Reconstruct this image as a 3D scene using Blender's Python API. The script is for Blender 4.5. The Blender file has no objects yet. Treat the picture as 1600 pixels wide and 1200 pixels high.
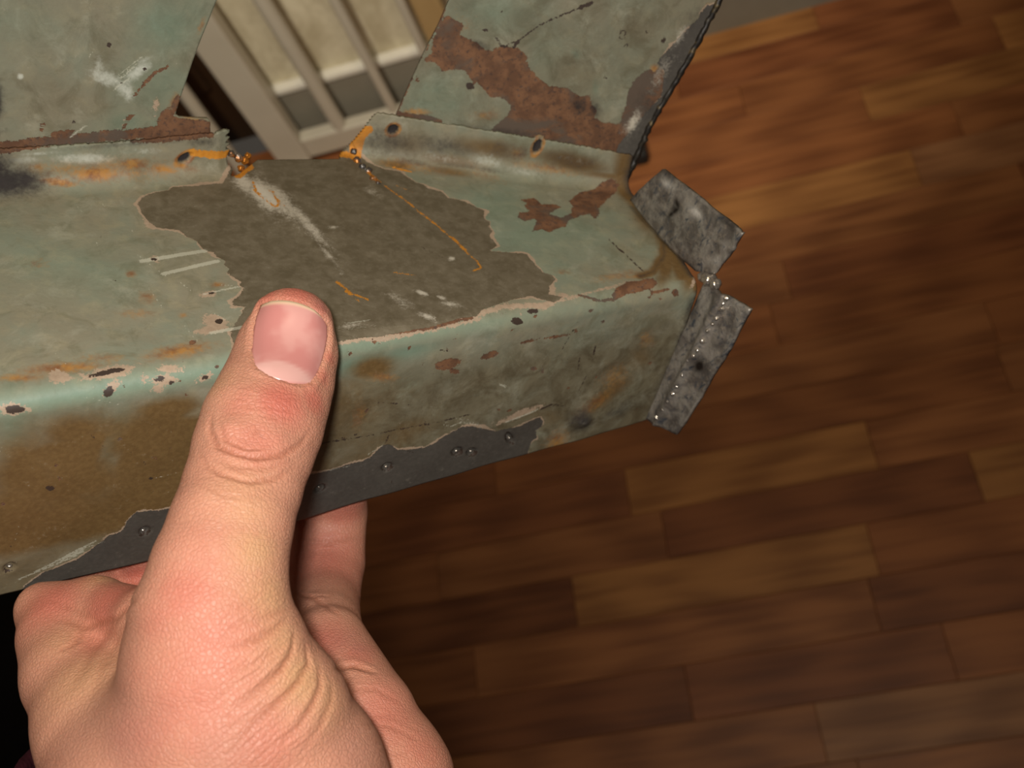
import bpy, bmesh, math, random
import numpy as np
from mathutils import Vector, Matrix, noise as mnoise
from mathutils.bvhtree import BVHTree

SC = bpy.context.scene
COL = SC.collection
random.seed(4)
rng = np.random.default_rng(4)

# ------------------------------------------------------------------ camera
F = 1600.0                     # focal length in pixels of the 1600 x 1200 frame
EYE = np.array([0.0, 0.0, 1.25])
_p, _r = math.radians(60), math.radians(31)
_n = np.array([math.cos(_p)*math.sin(_r), math.cos(_p)*math.cos(_r), math.sin(_p)])   # "down" seen by the lens
_x = np.array([8800., -1900., -1600.]); _x -= _x.dot(_n)*_n; _x /= np.linalg.norm(_x)
ROT = np.array([_x, np.cross(-_n, _x), -_n])   # lens (right, down, forward) -> world

def to_world(p):               # lens frame metres -> world metres
    return np.asarray(p) @ ROT.T + EYE
def ray(px, py):
    return np.array([(px-800)/F, (py-600)/F, 1.0])
def at(px, py, z):             # point seen at a photo pixel, z metres away (lens frame)
    return ray(px, py)*z
def project(pw):
    c = (np.asarray(pw)-EYE) @ ROT
    return np.stack([800+F*c[..., 0]/c[..., 2], 600+F*c[..., 1]/c[..., 2]], -1)
def on_height(px, py, z=0.0):  # where a line of sight meets a horizontal plane
    d = ROT @ ray(px, py)
    return EYE + d*((z-EYE[2])/d[2])
def on_wall(px, py, y):        # ... or a plane parallel to the back wall
    d = ROT @ ray(px, py)
    return EYE + d*((y-EYE[1])/d[1])

cam_data = bpy.data.cameras.new('camera')
cam = bpy.data.objects.new('camera', cam_data); COL.objects.link(cam)
cam_data.sensor_width = 36; cam_data.lens = 36*F/1600
cam_data.clip_start = 0.01; cam_data.clip_end = 50
Rm = np.stack([ROT @ [1, 0, 0], ROT @ [0, -1, 0], ROT @ [0, 0, -1]], 1)
M4 = Matrix([list(Rm[i])+[EYE[i]] for i in range(3)]+[[0, 0, 0, 1]])
cam.matrix_world = M4
cam_data.dof.use_dof = True; cam_data.dof.focus_distance = 0.232; cam_data.dof.aperture_fstop = 22
SC.camera = cam

# ------------------------------------------------------------------ light
w = bpy.data.worlds.new('world'); SC.world = w; w.use_nodes = True
w.node_tree.nodes['Background'].inputs[0].default_value = (1.0, 0.86, 0.70, 1)
w.node_tree.nodes['Background'].inputs[1].default_value = 0.05
def area(name, loc, target, size, power, color, shape='DISK'):
    l = bpy.data.lights.new(name, 'AREA'); l.shape = shape; l.size = size; l.energy = power; l.color = color
    o = bpy.data.objects.new(name, l); COL.objects.link(o)
    o.location = loc
    o.rotation_euler = (Vector(target)-Vector(loc)).to_track_quat('-Z', 'Y').to_euler()
    return o
area('camera_flash', to_world([-0.011, -0.008, 0.0]), to_world([0.0, 0.0, 0.26]), 0.014, 0.60, (1.0, 0.98, 0.96))
area('ceiling_lamp', (0.34, -0.04, 2.35), (0.2, 0.45, 0), 0.36, 5.4, (1.0, 0.81, 0.56))
sl = bpy.data.lights.new('wall_fill_spot', 'SPOT'); sl.energy = 58; sl.color = (1.0, 0.91, 0.76); sl.spot_size = math.radians(58); sl.spot_blend = 0.8; sl.shadow_soft_size = 0.05  # unseen spot added to brighten the wall and rack
so = bpy.data.objects.new('wall_fill_spot', sl); COL.objects.link(so); so.location = (-0.30, 0.25, 1.55)
so.rotation_euler = (Vector((-0.24, 1.22, 0.34))-Vector(so.location)).to_track_quat('-Z', 'Y').to_euler()
SC.view_settings.view_transform = 'Standard'; SC.view_settings.look = 'None'
SC.view_settings.gamma = 1.0; SC.view_settings.use_curve_mapping = False
SC.view_settings.exposure = 0.0

# ------------------------------------------------------------------ helpers
def lin(r, g=None, b=None):
    if g is None: r, g, b = r
    f = lambda c: (c/255/12.92) if c/255 <= 0.04045 else ((c/255+0.055)/1.055)**2.4
    return (f(r), f(g), f(b), 1.0)

class NT:
    """small wrapper to wire shader nodes"""
    def __init__(s, name):
        s.mat = bpy.data.materials.new(name); s.mat.use_nodes = True
        s.t = s.mat.node_tree; s.t.nodes.clear()
        s.out = s.n('ShaderNodeOutputMaterial'); s.bsdf = s.n('ShaderNodeBsdfPrincipled')
        s.t.links.new(s.bsdf.outputs[0], s.out.inputs[0])
        s.tc = s.n('ShaderNodeTexCoord')
    def n(s, typ, **kw):
        nd = s.t.nodes.new(typ)
        for k, v in kw.items(): setattr(nd, k, v)
        return nd
    def put(s, sock, v):
        if isinstance(v, bpy.types.NodeSocket): s.t.links.new(v, sock)
        else: sock.default_value = v
    def obj(s, scale=(1, 1, 1), rot=(0, 0, 0), loc=(0, 0, 0)):
        m = s.n('ShaderNodeMapping'); s.put(m.inputs[0], s.tc.outputs['Object'])
        m.inputs['Scale'].default_value = scale; m.inputs['Rotation'].default_value = rot; s.put(m.inputs['Location'], loc)
        return m.outputs[0]
    def noise(s, vec=None, scale=5.0, detail=4.0, rough=0.55, dist=0.0):
        nd = s.n('ShaderNodeTexNoise')
        s.put(nd.inputs['Vector'], vec if vec is not None else s.tc.outputs['Object'])
        nd.inputs['Scale'].default_value = scale; nd.inputs['Detail'].default_value = detail
        nd.inputs['Roughness'].default_value = rough; nd.inputs['Distortion'].default_value = dist
        return nd.outputs['Fac']
    def attr(s, name):
        nd = s.n('ShaderNodeAttribute'); nd.attribute_name = name
        return nd.outputs['Fac']
    def m(s, op, a, b=0.0, c=0.0):
        nd = s.n('ShaderNodeMath', operation=op)
        s.put(nd.inputs[0], a); s.put(nd.inputs[1], b); s.put(nd.inputs[2], c)
        return nd.outputs[0]
    def step(s, v, lo, hi, a=0.0, b=1.0):
        nd = s.n('ShaderNodeMapRange', interpolation_type='SMOOTHSTEP')
        s.put(nd.inputs[0], v); s.put(nd.inputs[1], lo); s.put(nd.inputs[2], hi)
        s.put(nd.inputs[3], a); s.put(nd.inputs[4], b)
        return nd.outputs[0]
    def mix(s, f, a, b, mode='MIX'):
        nd = s.n('ShaderNodeMix', data_type='RGBA', blend_type=mode)
        s.put(nd.inputs[0], f); s.put(nd.inputs[6], a); s.put(nd.inputs[7], b)
        return nd.outputs[2]
    def bump(s, h, strength=0.3, dist=0.001, normal=None):
        nd = s.n('ShaderNodeBump'); s.put(nd.inputs['Height'], h)
        nd.inputs['Strength'].default_value = strength; nd.inputs['Distance'].default_value = dist
        if normal is not None: s.put(nd.inputs['Normal'], normal)
        return nd.outputs[0]
    def done(s, color, rough=0.5, metal=0.0, spec=0.5, normal=None):
        s.put(s.bsdf.inputs['Base Color'], color); s.put(s.bsdf.inputs['Roughness'], rough)
        s.put(s.bsdf.inputs['Metallic'], metal); s.put(s.bsdf.inputs['Specular IOR Level'], spec)
        if normal is not None: s.put(s.bsdf.inputs['Normal'], normal)
        return s.mat

def empty(name, loc):
    o = bpy.data.objects.new(name, None); COL.objects.link(o); o.location = loc; o.empty_display_size = 0.05
    return o
def tag(o, label=None, cat=None, group=None, kind=None):
    if label: o['label'] = label
    if cat: o['category'] = cat
    if group: o['group'] = group
    if kind: o['kind'] = kind
    return o
def mesh_obj(name, verts, faces, mat, parent=None, smooth=True, attrs=None):
    """verts in world metres; the object sits at its parent's place (or at its own centre)"""
    v = np.asarray(verts, float)
    org = np.array(world_loc(parent)) if parent is not None else v.mean(0)
    me = bpy.data.meshes.new(name)
    if isinstance(faces, np.ndarray): faces = faces.tolist()
    me.from_pydata((v-org).tolist(), [], faces); me.update()
    if smooth: me.polygons.foreach_set('use_smooth', np.ones(len(me.polygons), bool))
    for k, a in (attrs or {}).items():
        at_ = me.attributes.new(k, 'FLOAT', 'POINT'); at_.data.foreach_set('value', np.asarray(a, np.float32))
    me.materials.append(mat)
    o = bpy.data.objects.new(name, me); COL.objects.link(o)
    if parent is not None: o.parent = parent
    else: o.location = org
    return o
def world_loc(o):
    l = Vector(o.location)
    while o.parent: o = o.parent; l = l+Vector(o.location)
    return l
def grid_faces(nr, nc, keep=None):
    i = np.arange(nr*nc).reshape(nr, nc)
    f = np.stack([i[:-1, :-1], i[:-1, 1:], i[1:, 1:], i[1:, :-1]], -1).reshape(-1, 4)
    return f if keep is None else f[keep.reshape(-1)]
def solidify(o, t, offset=-1):
    m = o.modifiers.new('sheet', 'SOLIDIFY'); m.thickness = t; m.offset = offset
def box(lo, hi):
    x0, y0, z0 = lo; x1, y1, z1 = hi
    v = [(x0,y0,z0),(x1,y0,z0),(x1,y1,z0),(x0,y1,z0),(x0,y0,z1),(x1,y0,z1),(x1,y1,z1),(x0,y1,z1)]
    f = [(0,3,2,1),(4,5,6,7),(0,1,5,4),(1,2,6,5),(2,3,7,6),(3,0,4,7)]
    return v, f
def bevel(o, wd, seg=2):
    m = o.modifiers.new('edge', 'BEVEL'); m.width = wd; m.segments = seg; m.limit_method = 'ANGLE'
def tube(path, radii, n=16, flat=1.0, cap=True):
    """round bar along a path of world points"""
    path = np.asarray(path, float); V = []; Fc = []
    tang = np.gradient(path, axis=0); tang /= np.linalg.norm(tang, axis=1)[:, None]
    ref = np.array([0, 0, 1.0]) if abs(tang[0][2]) < 0.9 else np.array([1.0, 0, 0])
    for p, t, r in zip(path, tang, radii):
        a = np.cross(t, ref); a /= np.linalg.norm(a); b = np.cross(t, a)
        for k in range(n):
            th = 2*math.pi*k/n
            V.append(p+r*(math.cos(th)*a+flat*math.sin(th)*b))
    m = len(path)
    for i in range(m-1):
        for k in range(n):
            Fc.append((i*n+k, (i+1)*n+k, (i+1)*n+(k+1) % n, i*n+(k+1) % n))
    if cap:
        b0 = len(V); V += [q.copy() for q in V[:n]]+[q.copy() for q in V[(m-1)*n:m*n]]   # caps get their own corners so the sides stay smooth
        Fc.append(tuple(range(b0, b0+n))); Fc.append(tuple(range(b0+n, b0+2*n))[::-1])
    return V, Fc

# ------------------------------------------------------------------ floor
t = NT('laminate')
oi = t.n('ShaderNodeObjectInfo')
shift = t.m('MULTIPLY', oi.outputs['Random'], 9.0)
cx = t.n('ShaderNodeCombineXYZ'); t.put(cx.inputs[0], shift); t.put(cx.inputs[1], shift)
v1 = t.obj((3.0, 55, 1), loc=cx.outputs[0])
g1 = t.noise(v1, 1.0, 6, 0.6, 0.6)
v2 = t.obj((9, 150, 1), loc=cx.outputs[0])
g2 = t.noise(v2, 1.0, 3, 0.5)
wv = t.n('ShaderNodeTexWave', wave_type='RINGS', rings_direction='Y')
t.put(wv.inputs['Vector'], t.obj((1.0, 6.5, 1), loc=cx.outputs[0])); wv.inputs['Scale'].default_value = 2.2
wv.inputs['Distortion'].default_value = 6.0; wv.inputs['Detail'].default_value = 2
grain = t.m('ADD', t.m('MULTIPLY', g1, 0.9), t.m('ADD', t.m('MULTIPLY', g2, 0.25), t.m('MULTIPLY', wv.outputs['Fac'], 0.16)))
dark = t.mix(1.0, oi.outputs['Color'], (0.60, 0.50, 0.43, 1), 'MULTIPLY')
lite = t.mix(1.0, oi.outputs['Color'], (1.15, 1.12, 1.05, 1), 'MULTIPLY')
colr = t.mix(t.step(grain, 0.38, 0.88), dark, lite)
M_wood = t.done(colr, t.m('ADD', 0.42, t.m('MULTIPLY', g2, 0.12)), 0, 0.4, t.bump(grain, 0.06, 0.0005))
t = NT('subfloor'); M_sub = t.done(t.mix(t.noise(None, 30), (0.02, 0.012, 0.008, 1), (0.03, 0.018, 0.01, 1)), 0.9)

WALL_Y = 1.2225
X0, X1, Y0, Y1 = -1.7, 1.3, -0.85, WALL_Y
v, f = box((X0, Y0, -0.03), (X1, Y1, -0.009))
floor = mesh_obj('floor', v, f, M_sub, smooth=False); tag(floor, kind='structure', label='warm brown strip laminate floor')
PITCH, B0 = 0.065, 0.1227
KEY = {0: [0.042], 1: [-0.095, 0.200], 2: [0.135], 3: [-0.215], 4: [0.288], 5: [-0.126, 0.183], 7: [0.366],
       9: [0.138], 11: [0.346], 14: [0.145], 8: [0.52], 10: [-0.12, 0.47], 6: [-0.3, 0.36], 12: [0.02, 0.42], 13: [0.31]}
wood_cols = {'r': lin(146, 92, 54), 'd': lin(134, 82, 49), 'l': lin(164, 114, 66), 't': lin(160, 113, 77), 'm': lin(152, 99, 60)}
TONE = {(0, 1): 't', (0, 0): 'm', (1, 1): 'd', (1, 0): 'd', (1, 2): 'r', (2, 0): 'm', (2, 1): 'd', (3, 0): 'd', (3, 1): 'l', (4, 0): 'd', (4, 1): 'l',
        (5, 0): 'd', (5, 1): 'l', (5, 2): 'm', (7, 0): 'm', (7, 1): 'r', (9, 0): 'm', (9, 1): 'd', (11, 1): 't', (14, 1): 'r'}
k0 = int(math.floor((Y0-B0)/PITCH)); k1 = int(math.ceil((Y1-B0)/PITCH))
plank_n = 0
for k in range(k0, k1):
    joints = list(KEY.get(k, []))
    if not joints: joints = [random.uniform(-0.2, 0.3)]
    x = joints[0]
    left = []
    while x > X0: x -= random.uniform(0.30, 0.52); left.append(max(x, X0))
    x = joints[-1]; right = []
    while x < X1: x += random.uniform(0.30, 0.52); right.append(min(x, X1))
    js = left[::-1]+joints+right
    for i in range(len(js)-1):
        a, b = js[i], js[i+1]
        y0, y1 = B0+k*PITCH, min(B0+(k+1)*PITCH, Y1)
        if b-a < 0.01 or y1-y0 < 0.005: continue
        g = 0.0002; c = 0.0005
        z0, z1 = -0.009, random.uniform(-0.0001, 0.0001)
        V = [(a+g, y0+g, z0), (b-g, y0+g, z0), (b-g, y1-g, z0), (a+g, y1-g, z0),
             (a+g, y0+g, z1-c), (b-g, y0+g, z1-c), (b-g, y1-g, z1-c), (a+g, y1-g, z1-c),
             (a+g+c, y0+g+c, z1), (b-g-c, y0+g+c, z1), (b-g-c, y1-g-c, z1), (a+g+c, y1-g-c, z1)]
        Fc = [(8, 9, 10, 11), (0, 1, 5, 4), (1, 2, 6, 5), (2, 3, 7, 6), (3, 0, 4, 7), (4, 5, 9, 8), (5, 6, 10, 9), (6, 7, 11, 10), (7, 4, 8, 11)]
        # only planks a viewer could see become parts of their own
        pc = project(np.array([[(a+b)/2, (y0+y1)/2, 0]]))[0]
        o = mesh_obj('plank', V, Fc, M_wood, floor, smooth=False)
        me = o.data
        off = Vector(((a+b)/2, (y0+y1)/2, 0))-Vector(world_loc(floor))
        for vv in me.vertices: vv.co -= off
        o.location = off
        idx = i-len(left)+1
        ky = TONE.get((k, idx)) or random.choice('rdmrml')
        cc = wood_cols[ky]; j = random.uniform(0.9, 1.1)
        o.color = (cc[0]*j, cc[1]*j, cc[2]*j, 1)
        plank_n += 1
print('planks', plank_n)

# ------------------------------------------------------------------ back wall, baseboard
t = NT('wallpaper')
wn = t.noise(t.obj((1, 1, 0.5)), 16, 6, 0.62, 0.8); wn2 = t.noise(None, 70, 3)
M_wall = t.done(t.mix(t.step(t.m('ADD', t.m('MULTIPLY', wn, 0.8), t.m('MULTIPLY', wn2, 0.2)), 0.34, 0.66), lin(188, 176, 146), lin(226, 217, 190)), 0.75, 0, 0.3, t.bump(wn, 0.3, 0.004))
WX = -0.605
v, f = box((WX, WALL_Y+0.002, -0.03), (X1, WALL_Y+0.12, 2.4))
wall = mesh_obj('wall_back', v, f, M_wall, smooth=False); tag(wall, 'beige mottled wallpapered wall behind the slatted rack', kind='structure')
t = NT('skirting_paint'); M_skirt = t.done(t.mix(t.noise(None, 25), lin(128, 122, 108), lin(144, 138, 124)), 0.5)
t = NT('skirting_cap'); M_cap = t.done(t.mix(t.noise(None, 40), lin(225, 220, 206), lin(240, 236, 224)), 0.35)
v, f = box((WX, WALL_Y-0.012, 0.0), (X1, WALL_Y+0.002, 0.124))
base = mesh_obj('baseboard_back', v, f, M_skirt, smooth=False); tag(base, 'grey baseboard with a white cap along the wall', kind='structure')
v, f = box((WX, WALL_Y-0.016, 0.124), (X1, WALL_Y+0.002, 0.137))
cap = mesh_obj('cap_strip', v, f, M_cap, base, smooth=False); bevel(cap, 0.003)

t = NT('dark_door_wood'); n1 = t.noise(t.obj((14, 14, 1.2)), 4, 5, 0.6)
M_door = t.done(t.mix(n1, lin(44, 30, 18), lin(62, 42, 26)), 0.5, 0, 0.3, t.bump(n1, 0.1, 0.001))
v, f = box((X0, WALL_Y+0.05, -0.009), (WX, WALL_Y+0.09, 2.1)); door = mesh_obj('door_1', v, f, M_door, smooth=False); tag(door, 'dark brown wooden door set back beside the beige wall', kind='structure')
for z0, z1 in ((0.12, 0.85), (1.0, 1.95)):
    for x0, x1 in ((-1.40, -1.06), (-1.0, -0.68)):
        v, f = box((x0, WALL_Y+0.040, z0), (x1, WALL_Y+0.052, z1)); o = mesh_obj('door_panel', v, f, M_door, door, smooth=False); bevel(o, 0.006)

# ------------------------------------------------------------------ slatted rack in front of the wall
t = NT('rack_paint'); M_rack = t.done(t.mix(t.noise(None, 18), lin(190, 182, 164), lin(204, 196, 178)), 0.4)
t = NT('rack_wood'); M_tan = t.done(t.mix(t.noise(t.obj((8, 8, 1)), 12), lin(168, 138, 92), lin(186, 158, 112)), 0.5)
t = NT('rubber'); M_rubber = t.done((0.012, 0.011, 0.010, 1), 0.7)
rack = empty('slatted_rack', (-0.34, 1.19, 0.0))
tag(rack, 'white slatted wooden rack standing against the beige wall', 'rack')
def post(name, x0, x1, y, z0, z1, dy, mat=None, par=None):
    v, f = box((x0, y-dy/2, z0), (x1, y+dy/2, z1))
    o = mesh_obj(name, v, f, mat or M_rack, par or rack, smooth=False); bevel(o, 0.004, 3); return o
RY = 1.175
post('post', -0.607, -0.553, RY, 0.012, 0.92, 0.030)
post('bottom_rail', -0.553, -0.07, RY, 0.018, 0.062, 0.024)
post('top_rail', -0.72, -0.02, RY, 0.92, 0.955, 0.034)
post('post', -0.07, -0.02, RY, 0.012, 0.92, 0.030)
for x, wd in ((-0.482, 0.024), (-0.388, 0.016), (-0.302, 0.014), (-0.222, 0.016), (-0.148, 0.016)):
    v, f = tube([(x, RY, 0.055), (x, RY, 0.4), (x, RY, 0.93)], [wd/2]*3, 14)
    mesh_obj('rod', v, f, M_rack, rack)
post('wooden_slat', -0.292, -0.250, RY+0.012, 0.055, 0.93, 0.012, M_tan)
v, f = tube([(-0.668, RY-0.02, 0.0), (-0.660, RY-0.012, 0.4), (-0.652, RY, 0.93)], [0.011]*3, 14)
mesh_obj('rod', v, f, M_rack, rack)
for x in (-0.58, -0.045):
    v, f = box((x-0.02, 0.995, 0.012), (x+0.02, RY+0.02, 0.034))
    if x < -0.3: v, f = box((x-0.02, RY-0.03, 0.0), (x+0.02, RY+0.02, 0.012))
    fb = mesh_obj('foot_bar', v, f, M_rack, rack, smooth=False); bevel(fb, 0.004, 3)
v, f = box((-0.066, 0.99, 0.0), (-0.010, 1.03, 0.024)); ft = mesh_obj('rubber_foot', v, f, M_rubber, rack, smooth=False); bevel(ft, 0.005)

# ------------------------------------------------------------------ the rusty sheet-metal bracket
# local frame of the box section: L along the beam, D down the front face, T back over the top face
MM = 0.001
E0 = at(0, 630, 0.200); E1 = at(1095, 443, 0.285)
L = E1-E0; LEN = np.linalg.norm(L)/MM; L /= np.linalg.norm(L)
q = ray(1010, 657); D = q*(E1.dot(L)/q.dot(L))-E1; D /= np.linalg.norm(D)
T = np.cross(L, D); T = T if T[2] > 0 else -T
def beam_pt(u, tt, dd):        # millimetres in the beam's own frame -> world
    u, tt, dd = [np.asarray(a, float)[..., None]*MM for a in (u, tt, dd)]
    return to_world(E0+u*L+tt*T+dd*D)

class Sheet:
    """a painted steel surface with its own millimetre coordinates (a along, b across)"""
    def __init__(s, P, a, b):
        s.shape = a.shape; s.P = P.reshape(-1, 3); s.a = a.reshape(-1); s.b = b.reshape(-1)
        s.px = project(s.P)
    def loc(s, x, y):          # photo point -> millimetres on this sheet
        d = (s.px[:, 0]-x)**2+(s.px[:, 1]-y)**2
        i = int(np.argmin(d)); r, c = divmod(i, s.shape[1])
        r = min(max(r, 1), s.shape[0]-2); c = min(max(c, 1), s.shape[1]-2); i = r*s.shape[1]+c
        ir, ic = i+s.shape[1], i+1
        J = np.stack([s.px[ic]-s.px[i], s.px[ir]-s.px[i]], 1)
        k = np.linalg.lstsq(J, np.array([x, y])-s.px[i], rcond=None)[0]
        k = np.clip(k, -60, 60) if d.min() > 64 else np.clip(k, -1.5, 1.5)
        return np.array([s.a[i]+k[0]*(s.a[ic]-s.a[i])+k[1]*(s.a[ir]-s.a[i]), s.b[i]+k[0]*(s.b[ic]-s.b[i])+k[1]*(s.b[ir]-s.b[i])])
    def pts(s, xy): return np.array([s.loc(*p) for p in xy])
    def _segd(s, A, B, x, y):
        d = B-A; k = np.clip(((x-A[0])*d[0]+(y-A[1])*d[1])/max(d.dot(d), 1e-9), 0, 1)
        return np.hypot(x-A[0]-k*d[0], y-A[1]-k*d[1])
    def poly(s, xy):           # signed distance in mm, positive inside
        P = s.pts(xy); ins = np.zeros(len(s.a), bool); dm = np.full(len(s.a), 1e9)
        for A, B in zip(P, np.roll(P, -1, 0)):
            dm = np.minimum(dm, s._segd(A, B, s.a, s.b))
            c = (A[1] > s.b) != (B[1] > s.b)
            xi = (B[0]-A[0])*(s.b-A[1])/(B[1]-A[1]+1e-12)+A[0]
            ins ^= c & (s.a < xi)
        return np.where(ins, dm, -dm)
    def line(s, xy, wpx):      # width (px) minus distance in mm
        P = s.pts(xy); dm = np.full(len(s.a), 1e9)
        for A, B in zip(P[:-1], P[1:]): dm = np.minimum(dm, s._segd(A, B, s.a, s.b))
        return wpx*0.16-dm
    def blob(s, x, y, rx, ry, ang=0.0, power=1.0):   # soft 0..1 ellipse
        c = s.loc(x, y); ca, sa = math.cos(math.radians(ang)), math.sin(math.radians(ang))
        A = s.loc(x+rx*ca*0.4, y+rx*sa*0.4)-c; B = s.loc(x-ry*sa*0.4, y+ry*ca*0.4)-c
        J = np.stack([A, B], 1)/0.4
        if abs(np.linalg.det(J)) < 1e-4: J = np.eye(2)*rx*0.15
        k = np.linalg.inv(J) @ np.stack([s.a-c[0], s.b-c[1]])
        return np.exp(-(k[0]**2+k[1]**2)*1.2*power)
    def ell(s, x, y, rx, ry, ang=0.0):               # approx signed mm, positive inside
        c = s.loc(x, y); ca, sa = math.cos(math.radians(ang)), math.sin(math.radians(ang))
        A = s.loc(x+rx*ca, y+rx*sa)-c; B = s.loc(x-ry*sa, y+ry*ca)-c
        J = np.stack([A, B], 1)
        if abs(np.linalg.det(J)) < 1e-4: J = np.eye(2)*rx*0.15
        k = np.linalg.inv(J) @ np.stack([s.a-c[0], s.b-c[1]])
        return (1-np.hypot(k[0], k[1]))*min(np.linalg.norm(A), np.linalg.norm(B))
def hi(*f): return np.maximum.reduce(f)
def zoom(pts, x0, y0, k): return [(x0+k*a, y0+k*b) for a, b in pts]

# weathered paint: every wear mark comes from the sheet's own attributes
t = NT('weathered_paint')
n1 = t.noise(None, 45, 5, 0.6, 0.3); n2 = t.noise(None, 230, 5, 0.6, 0.2); n3 = t.noise(None, 900, 4, 0.6); n4 = t.noise(t.obj((1, 1, 1)), 2600, 2)
jit = t.m('ADD', t.m('MULTIPLY', t.m('SUBTRACT', n2, 0.5), 1.3), t.m('ADD', t.m('MULTIPLY', t.m('SUBTRACT', n3, 0.5), 1.6), t.m('MULTIPLY', t.m('SUBTRACT', n4, 0.5), 1.1)))
paint = t.mix(t.step(n1, 0.38, 0.64), lin(137, 131, 110), lin(130, 134, 115))
paint = t.mix(t.m('MULTIPLY', t.step(n2, 0.45, 0.75), 0.40), paint, lin(162, 152, 120))
n6 = t.noise(None, 120, 6, 0.7, 0.6); n7 = t.noise(t.obj((1, 1, 1), loc=(0.3, 0.1, 0.7)), 95, 6, 0.72, 0.4)
paint = t.mix(t.m('MULTIPLY', t.step(n6, 0.48, 0.68), 0.55), paint, lin(108, 104, 80)); paint = t.mix(t.m('MULTIPLY', t.step(n7, 0.52, 0.70), 0.5), paint, lin(164, 161, 141))
paint = t.mix(t.attr('green'), paint, t.mix(n2, lin(98, 126, 106), lin(130, 150, 130)))
paint = t.mix(t.m('MULTIPLY', t.step(n3, 0.5, 0.8), 0.25), paint, lin(110, 112, 92))
gr = t.m('MULTIPLY', t.attr('grey'), t.step(t.m('ADD', n7, 0.0), 0.72, 0.42, 0.35, 1.0)); paint = t.mix(gr, paint, t.mix(t.step(n6, 0.35, 0.65), lin(116, 108, 86), lin(90, 80, 60)))
br = t.attr('brown')
paint = t.mix(t.step(t.m('ADD', br, t.m('MULTIPLY', t.m('SUBTRACT', n1, 0.5), 1.1)), 0.08, 0.80), paint, t.mix(t.step(n3, 0.35, 0.65), lin(103, 80, 48), lin(113, 89, 54)))
orr = t.attr('amber')
paint = t.mix(t.step(t.m('ADD', orr, t.m('MULTIPLY', t.m('SUBTRACT', n3, 0.5), 0.7)), 0.15, 0.95), paint, t.mix(t.step(n2, 0.4, 0.62), lin(172, 122, 58), lin(126, 78, 42)))
wh = t.attr('chalk')
paint = t.mix(t.m('MULTIPLY', t.step(t.m('ADD', wh, t.m('MULTIPLY', t.m('SUBTRACT', n3, 0.5), 0.8)), 0.2, 0.9), 0.85), paint, lin(198, 200, 186))
bare = t.m('ADD', t.attr('bare'), t.m('MULTIPLY', jit, 0.72))
wid = t.m('ADD', -0.34, t.m('MULTIPLY', t.m('SUBTRACT', t.noise(None, 110, 2), 0.5), 5.0))
primer = t.m('MULTIPLY', t.step(bare, t.m('SUBTRACT', wid, 0.15), wid), 1.0)
pink = t.step(t.m('ADD', t.attr('primer'), t.m('MULTIPLY', jit, 1.7)), -0.15, 0.22)
primer = t.m('MAXIMUM', primer, pink)
col = t.mix(primer, paint, t.mix(n3, lin(148, 126, 104), lin(184, 162, 138)))
ru = t.step(t.m('ADD', t.attr('rust'), t.m('MULTIPLY', jit, 0.9)), -0.05, 0.10)
rcol = t.mix(t.step(n2, 0.38, 0.62), lin(98, 68, 48), lin(122, 86, 60)); rcol = t.mix(t.step(n3, 0.5, 0.72), rcol, lin(76, 56, 46))
rcol = t.mix(t.step(n1, 0.50, 0.60), rcol, lin(92, 78, 66))
col = t.mix(ru, col, rcol)
steel_f = t.step(bare, -0.02, 0.06)
streak = t.noise(t.obj((1, 1, 1)), 520, 3, 0.7)
steel = t.mix(t.step(n2, 0.3, 0.7), lin(104, 94, 74), lin(122, 112, 92)); steel = t.mix(t.m('MULTIPLY', t.step(streak, 0.45, 0.7), 0.35), steel, lin(142, 132, 112))
steel = t.mix(t.attr('blue'), steel, t.mix(n3, lin(76, 72, 66), lin(104, 98, 90)))
col = t.mix(steel_f, col, steel)
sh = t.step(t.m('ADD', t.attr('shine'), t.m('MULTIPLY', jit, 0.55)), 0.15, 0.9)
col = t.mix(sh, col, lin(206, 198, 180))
og = t.step(t.m('ADD', t.attr('orange'), t.m('MULTIPLY', jit, 0.8)), -0.05, 0.25)
col = t.mix(og, col, t.mix(n3, lin(176, 104, 24), lin(222, 156, 60)))
sc = t.step(t.m('ADD', t.attr('scratch'), t.m('MULTIPLY', t.m('SUBTRACT', n4, 0.55), 0.9)), -0.05, 0.18)
col = t.mix(t.m('MULTIPLY', sc, 0.55), col, lin(200, 198, 178))
dk = t.step(t.m('ADD', t.attr('soot_shade'), t.m('MULTIPLY', t.m('SUBTRACT', t.m('ADD', t.m('MULTIPLY', n2, 0.6), t.m('MULTIPLY', n3, 0.4)), 0.5), 1.3)), 0.08, 1.05)
col = t.mix(dk, col, t.mix(n2, (0.016, 0.013, 0.012, 1), (0.045, 0.037, 0.033, 1)))
bl = t.step(t.m('ADD', t.attr('pit'), t.m('MULTIPLY', jit, 0.7)), -0.03, 0.10)
col = t.mix(bl, col, lin(62, 50, 42))
metal = t.m('MULTIPLY', t.m('MAXIMUM', steel_f, t.m('MULTIPLY', sh, 0.7)), 0.30)
rough = t.m('ADD', t.m('ADD', t.m('ADD', 0.46, t.m('MULTIPLY', dk, 0.35)), t.m('MULTIPLY', ru, 0.25)), t.m('MULTIPLY', n3, 0.12))
hgt = t.m('ADD', t.m('MULTIPLY', n3, 0.3), t.m('ADD', t.m('MULTIPLY', n2, 0.3), t.m('MULTIPLY', t.m('SUBTRACT', t.m('SUBTRACT', 1.0, steel_f), t.m('MULTIPLY', ru, t.m('ADD', 0.3, t.m('MULTIPLY', n3, 0.5)))), 0.7)))
M_paint = t.done(col, rough, metal, 0.35, t.bump(hgt, 0.55, 0.00035))
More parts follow.
